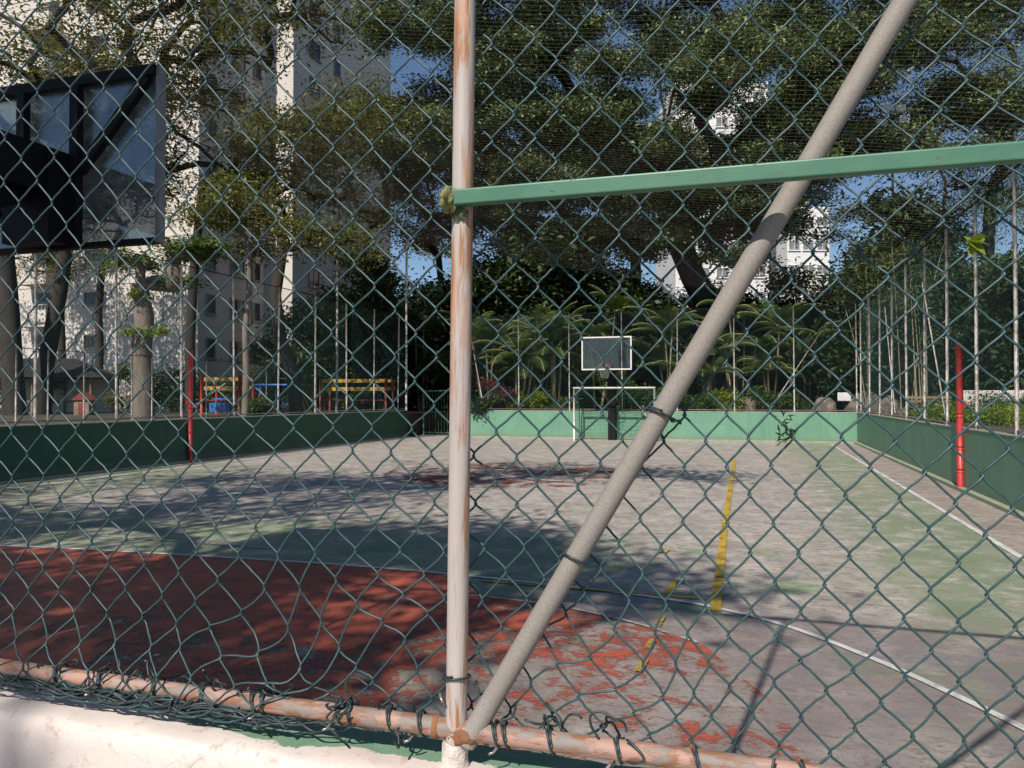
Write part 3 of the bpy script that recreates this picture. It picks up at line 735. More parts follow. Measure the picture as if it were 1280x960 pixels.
# distant white towers on the right and a tiled house in the middle
def tower(px0, px1, depth, h, label, rows, cols):
    x0, y0 = at(px0, depth); x1, y1 = at(px1, depth); wdt = math.hypot(x1-x0, y1-y0); a = math.atan2(y1-y0, x1-x0)
    t = empty('apartment_tower', ((x0+x1)/2,(y0+y1)/2,0), a); tag(t, label, 'building')
    b = MB(); b.box((0,6,h/2),(wdt,12,h)); b.build('wall', M['white_tower'], t)
    for c in range(cols):
        for r in range(rows):
            o = link('window', tower.me, t); o.location = (wdt*((c+.5)/cols-.5), -.02, h-1.8-2.9*r)
M['pale_window'] = pm('pale_tower_window', (.16,.17,.19), (.24,.25,.27), .8, .3, bmp=0)
tower.me = window_mesh(1.3,1.1,1); tower.me.materials[0] = M['white_tower']; tower.me.materials[1] = M['pale_window']
tower(845, 962, 88, 38, 'broad white apartment tower showing through the big tree crown', 9, 5)
tower(985, 1038, 92, 24.5, 'slim white apartment tower right of the leaning pipe', 6, 3)
x0, y0 = at(668, 62); 
hs = empty('tiled_house', (x0,y0,0), R(16)); tag(hs, 'white house with clay tiled roof just behind the fence post', 'house')
MB().box((0,3,5.4),(9,6,10.8)).build('wall', M['white_tower'], hs)
b = MB(); V = [(-4.9,-.5,10.75),(4.9,-.5,10.75),(4.9,6.5,10.75),(-4.9,6.5,10.75),(-2,3,12.4),(2,3,12.4)]
b.add(V, [(0,1,5,4),(1,2,5),(2,3,4,5),(3,0,4),(3,2,1,0)]); b.build('roof', M['tile'], hs)
for x in (-3,0,3):
    o = link('window', tower.me, hs); o.location = (x,-.02,9.2)

# ------------------------------------------------------------------ plants
def leaves(cent, n, sig, size, asp=2.2, flat=.6, droop=0.0, g=rng):
    """n leaf quads scattered round every centre; returns (N,4,3)"""
    cent = np.asarray(cent, float); N = len(cent)*n
    c = np.repeat(cent, n, 0) + g.normal(0, 1, (N,3))*np.array([sig, sig, sig*flat])
    d = g.normal(0, 1, (N,3)); d[:,2] = d[:,2]*.55-droop; d /= np.linalg.norm(d, axis=1)[:,None]
    up = g.normal(0, .55, (N,3))+np.array([0,-.25,1.0]); u = np.cross(d, up); u /= np.linalg.norm(u, axis=1)[:,None]+1e-9
    s = size*g.uniform(.6, 1.35, (N,1)); l = d*s*.5; ww = u*s*.5/asp
    bend = np.cross(u, d)*s*.12
    return np.stack([c-l, c+ww+bend, c+l, c-ww+bend], 1)
def skeleton(b, trunk, targets, r0, tip_r, jitter=.12, expo=.42, sides=7):
    """join every target to the nearest piece of the growing tree"""
    g = np.random.default_rng(len(targets)*7+int(abs(trunk[0][0])*10))
    nodes = [np.array(p, float) for p in trunk]; par = [-1]+list(range(len(trunk)-1))
    start = len(trunk)//2
    ref = nodes[len(trunk)-1]
    order = sorted(range(len(targets)), key=lambda i: np.linalg.norm(np.array(targets[i])-ref))
    tips = []
    for i in order:
        tg = np.array(targets[i], float); arr = np.array(nodes[start:])
        dist = np.linalg.norm(arr-tg, axis=1) + np.maximum(0, arr[:,2]-tg[2])*.8
        j = int(np.argmin(dist))+start; p = nodes[j]; L_ = np.linalg.norm(tg-p); m = max(2, int(L_/.9))
        prev = j
        for q in range(1, m+1):
            u = q/m; pt_ = p+(tg-p)*u+np.array([0,0,.10*L_*math.sin(u*math.pi)])
            if q < m: pt_ = pt_+g.normal(0, jitter*L_/m, 3)
            nodes.append(pt_); par.append(prev); prev = len(nodes)-1
        tips.append(prev)
    cnt_ = np.zeros(len(nodes))
    for t in tips:
        k = t
        while k != -1: cnt_[k] += 1; k = par[k]
    rad = np.maximum(tip_r, r0*(np.maximum(cnt_,.6)/max(1,len(tips)))**expo)
    for k in range(len(trunk)): rad[k] = max(rad[k], r0*(1.25-.45*k/len(trunk)))
    kids = {}
    for k, p in enumerate(par): kids.setdefault(p, []).append(k)
    stack = [0]; 
    while stack:
        k = stack.pop(); chain = [k] if par[k] == -1 else [par[k], k]
        cur = k
        while True:
            ch = kids.get(cur, [])
            if not ch: break
            ch = sorted(ch, key=lambda q: -cnt_[q]); nxt = ch[0]; stack += ch[1:]; chain.append(nxt); cur = nxt
        if len(chain) > 1:
            rr = rad[chain].copy()
            if par[chain[0]] != -1 or chain[0] != 0: rr[0] = rr[1] if len(rr) > 1 else rr[0]
            P = np.array([nodes[q] for q in chain])
            b.tube(P, rr, sides if rr.max() > .05 else 4, 0, False)
def crown_points(c, rad, n, g, shell=.55, zmin=None, pad=None):
    """twig ends: gathered in flat pads so the crown has light tops, dark undersides and gaps"""
    out = []; rad = np.array(rad, float)
    pr = pad if pad else min(1.7, .30*rad.max())
    while len(out) < n:
        p = g.uniform(-1,1,3); r = np.linalg.norm(p)
        if r > 1 or r < shell*g.uniform(.2,1): continue
        q = np.array(c)+p*rad; k = min(n-len(out), g.integers(4, 9)) if n > 24 else 1
        for _ in range(k):
            d = g.normal(0,1,3)*pr*np.array([.62,.62,.17]) if k > 1 else np.zeros(3)
            out.append(q+d)
    return out
def tree(name, base, trunk, crowns, leaf, bark, r0, label, group=None, nleaf=260, sig=.7, size=.2, seed=1, flat=.6, asp=2.2, droop=0., tip=.012, cat='tree'):
    """trunk: list of points relative to base; crowns: list of (centre, radii, n clumps)"""
    g = np.random.default_rng(seed)
    t = empty(name, base); tag(t, label, cat, group)
    T = []
    for c in crowns: T += crown_points(c[0], c[1], c[2], g, c[3] if len(c) > 3 else .5, None, c[4] if len(c) > 4 else None)
    b = MB(); skeleton(b, trunk, T, r0, tip); b.build('trunk', bark, t)
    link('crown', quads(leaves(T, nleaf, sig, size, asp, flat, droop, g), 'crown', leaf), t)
    return t
GZ = .95
# the big spreading tree behind the far wall
X, Y = at(918, 38)
tree('spreading_tree', (X,Y,GZ), [(0,0,-.3),(-.2,0,2.2),(-.9,-.4,4.6),(-1.9,-.9,6.6),(-2.6,-1.2,8.4)],
     [((-3.5,-2.5,16.5),(12,8.5,7.5),600,.58,1.2), ((-11,-5,16.5),(7,5,7),300,.5,1.1), ((7,-1,15.5),(7,6,5.5),260,.5,1.1), ((-14,-3,12.0),(5,3,2.4),80,.2,1.0), ((-6,-3,9.3),(4.5,2.5,2.0),64,.2,1.0), ((-4,-5,11.6),(9,4,2.0),90,.2), ((-1.5,-3.5,12.0),(5.5,3,3.0),110,.2,1.1), ((1.5,-3,8.6),(4.2,2,1.6),44,.2,1.1)],
     L['grey'], M['bark_dark_shaded'], .62, 'huge spreading tree with thick dark limbs filling the sky right of the post', nleaf=300, sig=.46, size=.19, seed=5, flat=.42, tip=.02)
X, Y = at(790, 52)
tree('broad_tree', (X,Y,GZ), [(0,0,-.3),(.2,0,3),(0,.1,6),(.3,0,9)], [((-2,0,17),(17,5,9),330,.4,1.6),((0,0,10.5),(12,3,2.6),90,.2,1.4)], L['big'], M['bark_dark_shaded'], .4,
     'broad dark green tree filling the gaps behind the huge spreading tree', nleaf=170, sig=.7, size=.27, seed=61, flat=.5, tip=.02)
# feathery trees at the right edge
X, Y = at(1235, 34)
tree('feathery_tree', (X,Y,GZ), [(0,0,-.3),(.1,0,3),(0,.1,6),(.2,0,10)], [((0,0,13.5),(4.6,4,7.5),150,.4)], L['grey'], M['bark_dark_shaded'], .26,
     'tall drooping feathery tree at the right edge above the fence', nleaf=300, sig=.55, size=.20, seed=8, asp=5, droop=.5, flat=.9)
X, Y = at(1128, 44)
tree('feathery_tree', (X,Y,GZ), [(0,0,-.3),(.1,0,3),(0,.1,7),(.2,0,9)], [((0,0,10.2),(3.2,3,4.6),80,.4)], L['olive'], M['bark_dark_shaded'], .2,
     'olive tree standing behind the right floodlight pole', nleaf=230, sig=.5, size=.2, seed=9, asp=3)
# left group before the apartment building
X, Y = at(20, 29)
tree('multi_trunk_tree', (X,Y,GZ), [(0,0,-.3),(-.2,0,1.6),(-.5,.1,4),(-.9,0,8)], [((1.5,.5,15),(8,5,4.5),150,.4),((8,2,14.5),(5,4,3),60,.3)], L['olive'], M['bark_dark_shaded'], .34,
     'dark multi trunk tree under the near hoop board at the left edge', nleaf=105, sig=.7, size=.19, seed=21, flat=.45)
X2, Y2 = at(52, 31)
tree('multi_trunk_tree', (X2,Y2,GZ), [(0,0,-.3),(.2,0,2),(.9,0,5),(1.3,.2,9)], [((2,.5,13),(5,4,4),60,.4)], L['olive'], M['bark_dark_shaded'], .28,
     'dark leaning trunk beside the balconies left of the lopped tree', nleaf=130, sig=.8, size=.19, seed=22, flat=.45)
for px_, d_, cr, lb, sd in ((122,38,((0,0,12),(4.2,2.6,4.2),64),'tall olive tree at the corner of the cream building',51),
        (75,39.7,((0,0,11.6),(4.6,2.6,4.6),90),'tall olive tree close to the cream building under the hoop board',52),
        (-30,41.5,((0,0,11.6),(4.6,2.6,4.6),120),'tall olive tree before the cream building at the left edge',53)):
    X, Y = at(px_, d_)
    tree('tall_tree', (X,Y,GZ), [(0,0,-.3),(.1,0,3),(-.1,.1,5),(.2,0,7)], [cr+(.2,)], L['olive'], M['bark_dark_shaded'], .17, lb, nleaf=75, sig=.5, size=.2, seed=sd, flat=.5)
X, Y = at(178, 24.5)
tree('lopped_tree', (X,Y,GZ), [(0,0,-.3),(0,0,1.2),(-.08,0,2.2),(.05,0,3.2),(-.15,0,4.2)], [((.5,0,5.0),(1.7,1.2,.9),34,.2)], L['palm'], M['bark'], .30,
     'lopped tree with thick pale trunk rising over the left wall', nleaf=130, sig=.28, size=.15, seed=23, flat=.4)
lt = bpy.data.objects['lopped_tree']
g_ = np.random.default_rng(4)
cl = [(-.6+g_.uniform(-.6,.4), g_.normal(0,.3), 3.0+g_.normal(0,.05)) for _ in range(0)] + [(.1+g_.uniform(-.35,.95), -.3+g_.normal(0,.2), 2.72+g_.normal(0,.04)) for _ in range(9)] + [(-.1+g_.uniform(-.3,.5), -.3+g_.normal(0,.2), 3.95+g_.normal(0,.06)) for _ in range(6)] + [(-.9+g_.uniform(-.3,.4), -.2+g_.normal(0,.2), 4.9+g_.normal(0,.25)) for _ in range(8)]
link('new_shoots', quads(leaves(cl, 60, .12, .11, 2, .5, 0, g_), 'new_shoots', L['bright']), lt)
X, Y = at(238, 30)
tree('slender_tree', (X,Y,GZ), [(0,0,-.3),(-.05,0,3),(.15,0,6),(.5,0,9)], [((-1.5,0,13),(5,4,3.4),62,.35),((3.5,0,11),(3.2,2.5,2.2),45,.3)], L['olive'], M['bark_dark_shaded'], .17,
     'slender dark tree between the hoop board and the pale building strip', nleaf=150, sig=.65, size=.18, seed=24, flat=.45)
X, Y = at(306, 25.5)
tree('slender_tree', (X,Y,GZ), [(0,0,-.3),(.05,0,1.5),(0,0,3),(.15,0,4.2),(.1,0,5.4)], [((.2,0,6.6),(2.0,1.6,1.3),34,.3)], L['olive'], M['bark'], .10,
     'thin pale trunk tree behind the swing frame', nleaf=130, sig=.38, size=.15, seed=25, flat=.5)
X, Y = at(372, 29)
tree('forked_tree', (X,Y,GZ), [(0,0,-.3),(-.2,0,1.4),(-.8,0,3.0),(-1.0,0,4.6),(-.7,0,6.4)], [((-.8,0,8.6),(3.0,2.4,2.6),38,.4),((1.6,0,6.2),(2,1.8,.8),16,.2)], L['olive'], M['bark_dark_shaded'], .22,
     'crooked forked dark tree before the sunlit building strip', nleaf=140, sig=.5, size=.16, seed=26, flat=.5)
X, Y = at(455, 37)
tree('slender_tree', (X,Y,GZ), [(0,0,-.3),(.1,0,3),(-.1,0,6),(.1,0,8)], [((.5,0,12),(4,3.5,4),85,.4)], L['olive'], M['bark_dark_shaded'], .16,
     'olive tree just right of the grey building edge', nleaf=150, sig=.6, size=.18, seed=27, flat=.5)
X, Y = at(548, 40)
tree('slender_tree', (X,Y,GZ), [(0,0,-.3),(.1,0,3),(.2,0,6),(0,0,8)], [((0,0,10.5),(3.4,3,3),60,.4)], L['autumn'], M['bark_dark_shaded'], .17,
     'rust tinged tree just left of the fence post', nleaf=120, sig=.6, size=.18, seed=28, flat=.5)
# dense undergrowth trees behind the far wall
proto = []
for k, (sd, lf) in enumerate(((31,'dark'),(32,'dark'),(33,'big'))):
    proto.append(tree('undergrowth_tree', (0,0,GZ), [(0,0,-.3),(.1,0,1.2),(0,.1,2.4),(.2,0,3.6)], [((0,0,3.6),(2.6,2.2,3.6),75,.35)], L[lf], M['bark_dark_shaded'], .12,
     'x', 'dark undergrowth trees behind the far wall', nleaf=190, sig=.5, size=.24, seed=sd, flat=.7))
spots = [(420,36,0,1.0),(465,44,1,1.0),(505,40,0,1.1),(548,45,1,1.2),(585,41,2,1.0),(622,43,1,1.1),(655,40,0,1.35),(692,38,1,1.5),(730,41,0,1.5),(775,39,1,1.1),(815,42,0,1.0),
         (855,40,1,1.0),(900,44,2,1.0),(945,40,0,.95),(985,42,1,1.0),(1025,38,0,1.0),(1065,39,1,1.05),(1100,34,0,1.15),(1140,36,1,1.25),(1175,32,0,1.2),(1215,36,1,1.1),(1260,33,2,1.0),
         (1300,30,1,1.0),(380,42,1,.9),(520,56,1,1.4),(600,58,0,1.0),(780,56,1,1.3),(860,58,0,1.3),(960,57,1,1.2),(1060,56,0,1.2),(1160,52,1,1.3),(1250,50,0,1.3)]
where = lambda px: ('behind the left wall end' if px < 480 else 'left of the fence post' if px < 575 else 'between fence post and far hoop' if px < 725 else
                    'behind the far hoop' if px < 800 else 'behind the leaning pipe' if px < 900 else 'between the pipe and the white sign' if px < 1045 else
                    'between the white sign and the right red post' if px < 1200 else 'right of the right red post')
for i, (px, d, k, s) in enumerate(spots):
    o = proto[k] if k not in [q[2] for q in spots[:i]] else copy_tree(proto[k])
    x, y = at(px, d); o.location = (x, y, GZ-.1); o.rotation_euler = (0,0,random.uniform(0,6.28)); o.scale = (s, s, s*random.uniform(.92,1.12))
    o['label'] = f"{'dense dark' if k<2 else 'mid green'} {'tall' if s>1.15 else 'bushy'} undergrowth tree {where(px)}, {'farther row' if d>48 else 'back row' if d>41 else 'front row'}"
# palms
def frond(b, base, az, el, ln, wl, n=16, curve=1.1, g=None):
    P = []; p = np.array(base, float); e = el
    for q in range(n+1):
        P.append(p.copy()); step = ln/n
        p = p+step*np.array([math.cos(az)*math.cos(e), math.sin(az)*math.cos(e), math.sin(e)]); e -= curve/n*(.4+1.2*q/n)
    P = np.array(P); V = []
    side = np.array([-math.sin(az), math.cos(az), 0])
    for q in range(2, n+1):
        T = P[q]-P[q-1]; T /= np.linalg.norm(T)
        l = wl*math.sin(math.pi*(.12+.86*q/n))**.7
        for s in (1,-1):
            for h in (0,.5):
                o = P[q-1]+(P[q]-P[q-1])*h
                d = side*s*.8+T*.55+np.array([0,0,-.28]); d /= np.linalg.norm(d); up = T*.035*ln/2.2
                e_ = o+d*l*g.uniform(.85,1.1)
                V.append([o-up, o+up, e_+up*.15, e_-up*.15])
    return P, V
def palm(loc, nst, h, nfr, ln, label, seed, leaf='palm', group=None, stem='stem', spread=.5, sr=.045):
    g = np.random.default_rng(seed); t = empty('palm', loc); tag(t, label, 'palm', group); V = []; rb = MB()
    for k in range(nst):
        hh = h*g.uniform(.5,1.12); a = g.uniform(0,6.28); q = np.array([math.cos(a),math.sin(a),0])*g.uniform(.1,1)*spread
        tp_ = q+np.array([math.cos(a),math.sin(a),0])*g.uniform(.1,.35)*hh*.5+np.array([0,0,hh])
        P = smooth([q*.6, (q+tp_)/2+g.normal(0,.05,3), tp_], 4)
        MB().tube(P, np.linspace(sr,sr*.75,len(P)), 7).build('stem', M[stem], t)
        for f in range(nfr):
            Pf, Vf = frond(None, tp_, f*2*math.pi/nfr+g.uniform(-.3,.3), g.uniform(.25,1.25), ln*g.uniform(.75,1.15), ln*.30, 14, g.uniform(1.1,2.0), g)
            V += Vf; rb.tube(Pf, .012, 4, 0, False)
    rb.build('frond_rib', M['stem'], t)
    link('fronds', quads(np.array(V), 'fronds', L[leaf]), t); return t
pl = [(648,32.0,4,3.2,8,1.9,'lush green palm clump right of the fence post'),(612,34,3,4.2,8,2.0,'palm clump partly hidden by the fence post'),(695,33,6,3.4,7,1.7,'clump of many pale caned palms left of the far hoop'),
      (880,33,4,3.0,8,1.8,'palm clump just right of the leaning pipe'),(925,35,5,4.4,7,2.0,'tall palm clump with pale stems above the far wall'),(965,33.5,4,3.4,7,1.8,'palm clump left of the white sign'),
      (838,34,4,3.3,8,1.9,'palm clump crossed by the leaning pipe'),(475,38,4,4.2,8,2.0,'palm clump behind the left wall end'),(525,39,4,5.0,8,2.1,'palm clump over the open gate'),(1010,36,4,4.5,7,1.9,'palm clump behind the white sign'),(745,35,3,4.4,8,2.0,'palm clump right behind the far hoop board')]
for i, (px, d, n, h, nf, ln, lb) in enumerate(pl):
    x, y = at(px, d); palm((x,y,GZ-.05), n, h, nf, ln, lb, 60+i, 'palm', 'palm clumps behind the far wall', 'stem' if i%2 == 0 or i == 2 else 'stem_brown')
# bamboo: slim pale canes with little foliage
def bamboo(loc, n, h, label, seed, group, spread=1.0, leafn=16):
    g = np.random.default_rng(seed); t = empty('bamboo_clump', loc); tag(t, label, 'bamboo', group); cl = []
    for k in range(n):
        a = g.uniform(0,6.28); q = np.array([math.cos(a),math.sin(a)*.6,0])*g.uniform(0,spread); hh = h*g.uniform(.7,1.1); ln = g.normal(0,.07,2)
        P = smooth([q, q+np.array([ln[0]*hh*.5,ln[1]*hh*.5,hh*.5]), q+np.array([ln[0]*hh*1.6,ln[1]*hh*1.6,hh])], 4)
        MB().tube(P, np.linspace(.026,.012,len(P)), 6).build('cane', M['stem'], t)
        cl += [P[int(g.uniform(.5,.99)*len(P))]+g.normal(0,.3,3) for _ in range(leafn)]
    link('leaves', quads(leaves(cl, 26, .3, .22, 5, .7, .3, g), 'leaves', L['big']), t)
for i, (px, d, n, h, lb) in enumerate(((505,41,13,5.5,'bamboo clump behind the gate opening'),(440,40,9,5,'bamboo clump behind the yellow play frame'),(700,34,9,3.8,'bamboo canes left of the far hoop'),
        (1085,31,7,6,'bamboo canes beside the white sign'),(1145,29,8,6.5,'pale bamboo canes left of the right red post'),(570,42,10,5.6,'bamboo clump hidden behind the fence post'),(1245,31,6,5.5,'bamboo canes right of the right red post'))):
    x, y = at(px, d); bamboo((x,y,GZ), n, h, lb, 80+i, 'bamboo clumps round the court')
# low planting
def shrub(loc, rx, ry, rz, label, seed, leaf='palm', group='low shrubs along the far wall', n=26, nl=90, size=.13, name='shrub', cat='shrub', sig=.16):
    g = np.random.default_rng(seed); t = empty(name, loc); tag(t, label, cat, group)
    T = crown_points((0,0,rz*.55),(rx,ry,rz*.55), n, g, .5); b = MB()
    for q in T[::2]: b.tube([(q[0]*.2,q[1]*.2,-.05),(q[0]*.6,q[1]*.6,q[2]*.5),tuple(q)], [.014,.01,.005], 4, 0, False)
    b.build('stems', M['stem_brown'], t)
    link('foliage', quads(leaves(T, nl, sig, size, 2.4, .8, 0, g), 'foliage', L[leaf]), t)
for i, (px, d, rx, rz, lf, lb) in enumerate(((870,31.2,.8,.9,'palm','bright green shrub at the wall right of the pipe'),(905,31.4,.7,.8,'bright','light shrub in the row right of the pipe'),(945,31.2,.9,.9,'palm','fern like shrub under the tall palms'),
        (980,31.3,.7,.7,'palm','small shrub left of the white sign'),(660,31.6,.8,.7,'bright','yellow green shrub right of the fence post'),(695,31.5,.7,.7,'palm','shrub at the foot of the pale canes'),
        (788,31.4,1.0,1.3,'palm','rounded shrub behind the goal'),(826,31.4,.8,1.1,'palm','shrub where the pipe crosses the wall'),(628,32.2,.5,1.6,'red','purple red cordyline plant right of the fence post'),(770,32,.9,1.6,'palm','tall shrub behind the hoop post'),
        (608,31.8,.6,.9,'dark','dark shrub by the fence post'))):
    x, y = at(px, d); shrub((x,y,GZ-.05), rx, .6, rz, lb, 120+i, lf)
for i, (px, d, rx, rz, lf, lb) in enumerate(((1200,24,1.2,.55,'palm','clipped hedge section beside the right red post'),(1240,23,1.2,.6,'palm','clipped hedge section below the pale garden wall'),(1278,22,1.2,.6,'palm','clipped hedge at the right picture edge'),
        (1195,20.5,1.0,.25,'bright','yellow groundcover clump beside the right red post'),(1240,20,1.2,.28,'bright','yellow groundcover clump below the hedge'),(1272,19,1.1,.28,'bright','yellow groundcover clump at the right picture edge'))):
    x, y = at(px, d); shrub((x,y,GZ-.05), rx, .8, rz, lb, 150+i, lf, 'hedge and groundcover beyond the right wall', 40, 110, .09, 'hedge' if rz > .4 else 'groundcover', 'hedge' if rz > .4 else 'plant')
x, y = at(430, 33); shrub((x,y,GZ), .9, .7, 1.9, 'leafy bush before the grey building corner', 171, 'palm', 'bushes in the playground garden')
x, y = at(348, 27); shrub((x-.9,y,GZ), .45, .4, .45, 'small leafy bush at the foot of the yellow play frame', 172, 'palm', 'bushes in the playground garden')
x, y = at(160, 31); shrub((x,y,GZ), .7, .5, 1.8, 'narrow dracaena bush left of the lopped trunk', 173, 'olive', 'bushes in the playground garden')
for i, px in enumerate((190, 215, 245, 275, 310, 340, 395, 5, 60)):
    x, y = at(px, 35); shrub((x,y,GZ), 1.3, .8, 1.75, ('dark hedge bush at the building foot ' + ('under the hoop board', 'beside the kiosk')[i>7]) if i > 6 else 'dark hedge bush along the building foot behind the play frames', 180+i, 'dark', 'dark hedge bushes at the building foot', 40, 120, .16, 'hedge', 'hedge', .25)

# trees behind the photographer whose crowns shade the court
tree('street_tree', (-9.5,-3.5,-.05), [(0,0,-.2),(.1,.2,2.5),(0,.4,5),(.3,1,7)], [((.6,2.8,9.8),(4.6,4.2,2.0),104,.3),((5.0,2.2,9.0),(2.2,2.4,1.2),34,.3),((-.2,7.6,10.4),(4.2,2.6,1.6),50,.3),((6.6,10.2,10.2),(1.9,1.3,.5),14,.2),((3.2,-1.2,9.4),(3.4,2.2,1.4),52,.2)], L['big'], M['bark'], .28,
     'broad street tree behind the camera shading the court from the left', nleaf=98, sig=.5, size=.18, seed=41, flat=.45)
tree('street_tree', (-4.9,-9.5,-.05), [(0,0,-.2),(0,.2,3),(.2,.6,6),(.3,1,8.5)], [((-.1,4.6,11.6),(2.2,2.4,1.1),30,.3),((2.6,5.2,11.2),(.6,.8,.4),5,.2),((.9,2.4,9.4),(.7,1.0,.4),6,.2),((-2.2,1.6,10.5),(3.2,3.2,1.6),64,.2)], L['big'], M['bark'], .26,
     'tall street tree behind the camera nearest the fence post', nleaf=150, sig=.45, size=.19, seed=42, flat=.45)

# ------------------------------------------------------------------ street furniture and playground
def flood(px, d, h, label, heads, seed, r=.07):
    x, y = at(px, d); t = empty('floodlight_pole', (x,y,GZ)); tag(t, label, 'floodlight')
    hh = h-GZ
    MB().tube([(0,0,0),(0,0,hh*.5),(.0,0,hh)], [r,r*.85,r*.6], 10).build('pole', M['spot_metal'], t)
    for (dx, dz, s) in heads:
        b = MB(); b.box((dx,-.05,hh+dz),(.34*s,.22*s,.26*s)); b.box((dx*.5,0,hh+dz-.1),(abs(dx)+.05,.04,.04)); f = b.build('lamp_head', M['white_metal'], t)
        bevel(f, .02); MB().box((dx,-.05-.115*s,hh+dz),(.29*s,.015,.21*s)).build('lens', M['lamp_glass'], f)
flood(1118, 33, 13.4, 'tall rusty floodlight pole above the green bar on the right', ((-.45,.1,1.3),(.45,.15,1.3),(-.25,.7,1.2),(.3,.65,1.2)), 1)
flood(421, 30, 10.6, 'slim pale floodlight pole before the grey building face', ((-.35,.2,.8),(.2,-.05,.8),(.1,-.9,.7)), 2, .05)
# playground fence
pf = empty('playground_fence', at(100,22)+(GZ,)); tag(pf, 'short thin posted fence between the left wall and the playground', 'fence')
ox, oy = at(100,22)
PX = -17.6
pr = []
for k, px in enumerate((20,60,105,165,190,258,333,395,433)):
    a = math.atan((px-640)/F)-YAW; yy = PX/math.tan(a); pr.append((PX-ox, yy-oy))
    MB().cyl((PX-ox, yy-oy, 0),(PX-ox, yy-oy, 1.95), .022, 7).build('post', M['spot_metal'], pf)
b = MB(); straight_mesh(b, pr[0], pr[-1], .02, 1.9, .12, .0016); b.build('wire_mesh', M['wire_far'], pf)
MB().tube([(p[0],p[1],1.93) for p in pr], .01, 5).build('top_cable', M['dark_metal'], pf)
# swings
x, y = at(350, 30); sw = empty('swing_set', (x,y,GZ), R(14)); tag(sw, 'yellow legged swing set with blue top beam behind the left wall', 'swing')
for s in (-.78,.78):
    for q in (-1,1): 
        b = MB(); b.cyl((s+q*.28,0,0),(s,0,.85),.035,8); b.build('leg', M['yellow_paint'], sw)
        b = MB(); b.cyl((s+.001+q*.27,.8,0),(s,.05,1.0),.03,8); b.build('leg', M['yellow_paint'], sw)
    MB().cyl((s,0,.80),(s,0,1.16),.05,8).build('bracket', M['blue_paint'], sw)
MB().cyl((-1.0,0,1.16),(1.0,0,1.16),.045,8).build('top_beam', M['blue_paint'], sw)
for q in (-.35,.3):
    b = MB(); b.box((q,0,.4),(.4,.18,.05)); b.cyl((q-.18,0,.42),(q-.18,0,1.16),.008,5); b.cyl((q+.18,0,.42),(q+.18,0,1.16),.008,5); b.build('swing_seat', M['blue_paint'], sw)
def playframe(px, d, wdt, label, blue, ln2):
    x, y = at(px, d); t = empty('play_frame', (x,y,GZ), R(12)); tag(t, label, 'play frame')
    for z in (1.02,1.36):
        MB().box((0,0,z),(wdt,.09,.15)).build('plank', M['yellow_paint'], t)
        MB().box((0,1.2,z+.02),(wdt,.09,.13)).build('plank', M['yellow_paint'], t)
    for s in (-1,1):
        for q in (0,1.2):
            b = MB(); b.cyl((s*(wdt/2-.06),q-.10,0),(s*(wdt/2-.06),q-.10,1.42+.05),.05,8); b.build('post', M['red_paint'] if ln2 else M['wine_paint'], t)
    b = MB()
    for k in range(7): b.cyl((-wdt/2+.2+k*(wdt-.4)/6,.02,0),(-wdt/2+.2+k*(wdt-.4)/6,.02,.55),.014,5)
    b.box((0,.02,.56),(wdt-.3,.04,.04)); b.build('railing', M['wine_paint'], t)
    if blue:
        b = MB(); b.box((.2,.5,.62),(wdt*.75,.7,.06)); b.box((-.1,.05,.3),(wdt*.5,.05,.35)); b.build('panel', M['blue_paint'], t)
playframe(277, 29, 1.6, 'yellow planked play frame with red posts and blue panel beside the red post', True, True)
playframe(442, 32, 2.9, 'wide yellow planked play frame near the end of the left wall', False, False)
# kiosk with dark hipped roof
x, y = at(62, 33); ks = empty('garden_kiosk', (x,y,GZ), R(28)); tag(ks, 'garden kiosk with dark hipped roof under the hoop board', 'kiosk')
b = MB(); V = [(-2.6,-2,1.5),(2.6,-2,1.5),(2.6,2,1.5),(-2.6,2,1.5),(-1.0,0,2.35),(1.0,0,2.35)]
b.add(V, [(0,1,5,4),(1,2,5),(2,3,4,5),(3,0,4),(3,2,1,0)]); b.build('roof', M['shingle'], ks)
for sx in (-2.2,0,2.2):
    for sy in (-1.7,1.7): MB().cyl((sx,sy,0),(sx,sy,1.5),.07,8).build('post', M['timber'], ks)
MB().box((0,1.75,.75),(4.3,.1,1.5)).build('back_wall', M['plaster'], ks)
MB().box((0,-1.6,.5),(3.6,.06,.08)).build('railing', M['timber'], ks)
x, y = at(106, 29); ph = empty('playhouse', (x,y,GZ), R(20)); tag(ph, 'small red gabled playhouse beside the kiosk', 'playhouse')
b = MB(); b.box((0,0,.3),(.55,.5,.6)); b.build('wall', M['timber'], ph)
b = MB(); b.add([(-.36,-.32,.58),(.36,-.32,.58),(.36,.32,.58),(-.36,.32,.58),(0,-.32,.86),(0,.32,.86)], [(0,1,4),(1,2,5,4),(2,3,5),(3,0,4,5),(3,2,1,0)]); b.build('roof', M['wine_paint'], ph)
MB().box((0,-.262,.25),(.2,.03,.42)).build('door', M['wine_paint'], ph)
# gate in the open corner
gt = empty('corner_gate', (-12.6,Y1+.9,0)); tag(gt, 'green barred gate standing in the open far left corner', 'gate')
b = MB()
for xx in (-.85,.75): b.cyl((xx,0,0),(xx,0,2.0),.03,8)
for z in (.12,1.9): b.cyl((-.85,0,z),(.75,0,z),.022,8)
b.build('gate_frame', M['goal_net'], gt)
b = MB()
for k in range(11): b.cyl((-.7+k*.135,0,.12),(-.7+k*.135,0,1.9),.009,6)
b.build('gate_bars', M['goal_net'], gt)
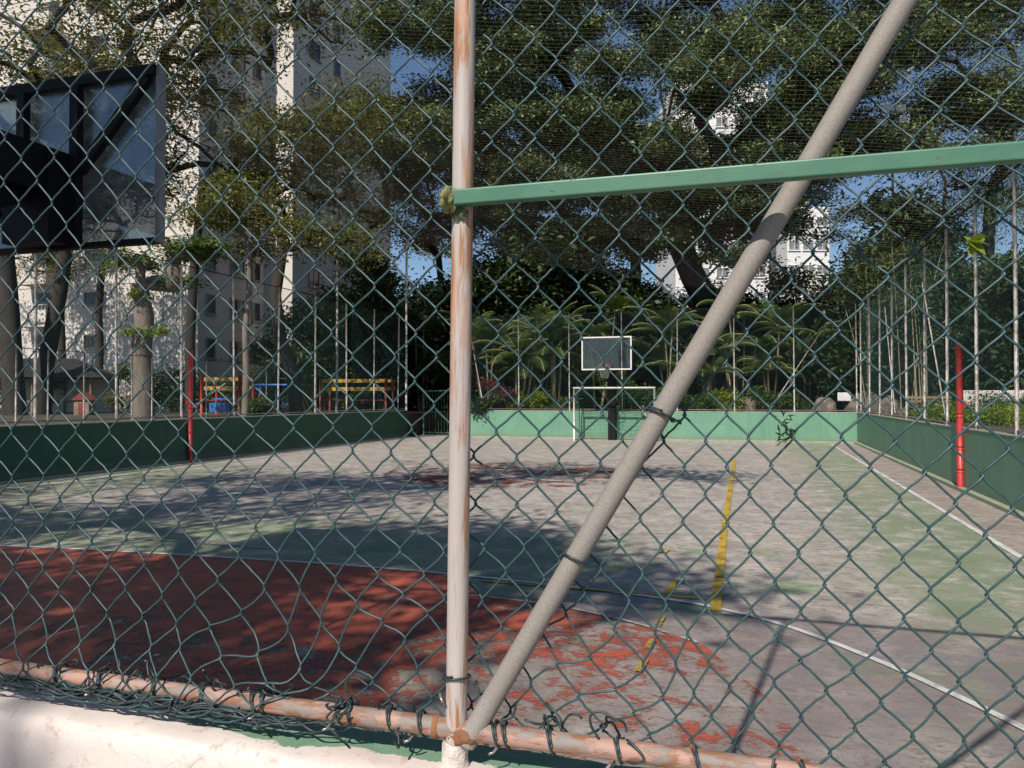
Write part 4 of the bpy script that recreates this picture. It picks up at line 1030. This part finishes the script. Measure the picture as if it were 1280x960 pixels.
# sign, bench, boulders, garden wall, stuck leaf
x, y = at(1055, 30.5); sg = empty('garden_sign', (x,y,GZ), R(6)); tag(sg, 'small blank white board on a stake above the far right corner', 'sign')
MB().cyl((0,0,0),(0,0,.55),.02,6).build('stake', M['dark_metal'], sg); bevel(MB().box((0,-.03,.7),(.5,.02,.34)).build('board', M['white_metal'], sg), .005)
x, y = at(1160, 24); bn = empty('park_bench', (x,y,GZ), R(-20)); tag(bn, 'wooden slatted bench beyond the right wall', 'bench')
b = MB(); [b.box((0,q*.12,.42),(1.2,.09,.035)) for q in (-1,0,1)]; b.build('seat', M['timber'], bn)
b = MB(); [b.box((0,.26,.55+q*.13),(1.2,.03,.09)) for q in (0,1)]; b.build('backrest', M['timber'], bn)
for s in (-.5,.5): MB().box((s,.05,.21),(.07,.4,.40)).build('leg', M['dark_metal'], bn)
for i, (px, d, r, lb) in enumerate(((1082,31.5,.6,'larger pale boulder right of the white sign'),(1110,30.5,.5,'rounded boulder among the bamboo canes'),(948,32.5,.55,'pale boulder below the tall palms'),(1030,32,.45,'small boulder left of the white sign'),(1135,27,.3,'low boulder left of the bench'))):
    x, y = at(px, d); V, Fc = lump((0,0,r*.6), (r,r*.8,r*.9), 70+i, 26, .5); b = MB(); b.add(V, Fc, 0, True); o = b.build('boulder', M['stone'], None, (x,y,GZ-.1)); tag(o, lb, 'boulder', 'boulders in the garden')
x, y = at(1243, 27); gw = MB().box((0,0,.45),(1.9,.25,.95)); o = gw.build('garden_wall', M['plaster'], None, (x,y,GZ)); o.rotation_euler = (0,0,R(-12)); bevel(o,.02); tag(o, 'short pale garden wall behind the hedge on the right', 'wall')
g_ = np.random.default_rng(2)
lf = quads(leaves([(0,0,0),(.005,0,-.012),(-.006,0,-.022)], 16, .006, .012, 4, 1, .6, g_), 'twig_leaf', L['dark'])
o = link('fallen_twig', lf); o.location = (.047, FY+.033, 1.615); tag(o, 'dark feathery twig caught in the wire before the far wall', 'twig')
lf = quads(leaves([(0,0,0),(0,0,-.008)], 3, .004, .03, 2, 1, .8, g_), 'leaf_blade', L['bright'])
o = link('caught_leaf', lf); o.location = (.285, FY+.035, 1.855); tag(o, 'bright green leaf caught in the wire under the green bar', 'leaf')
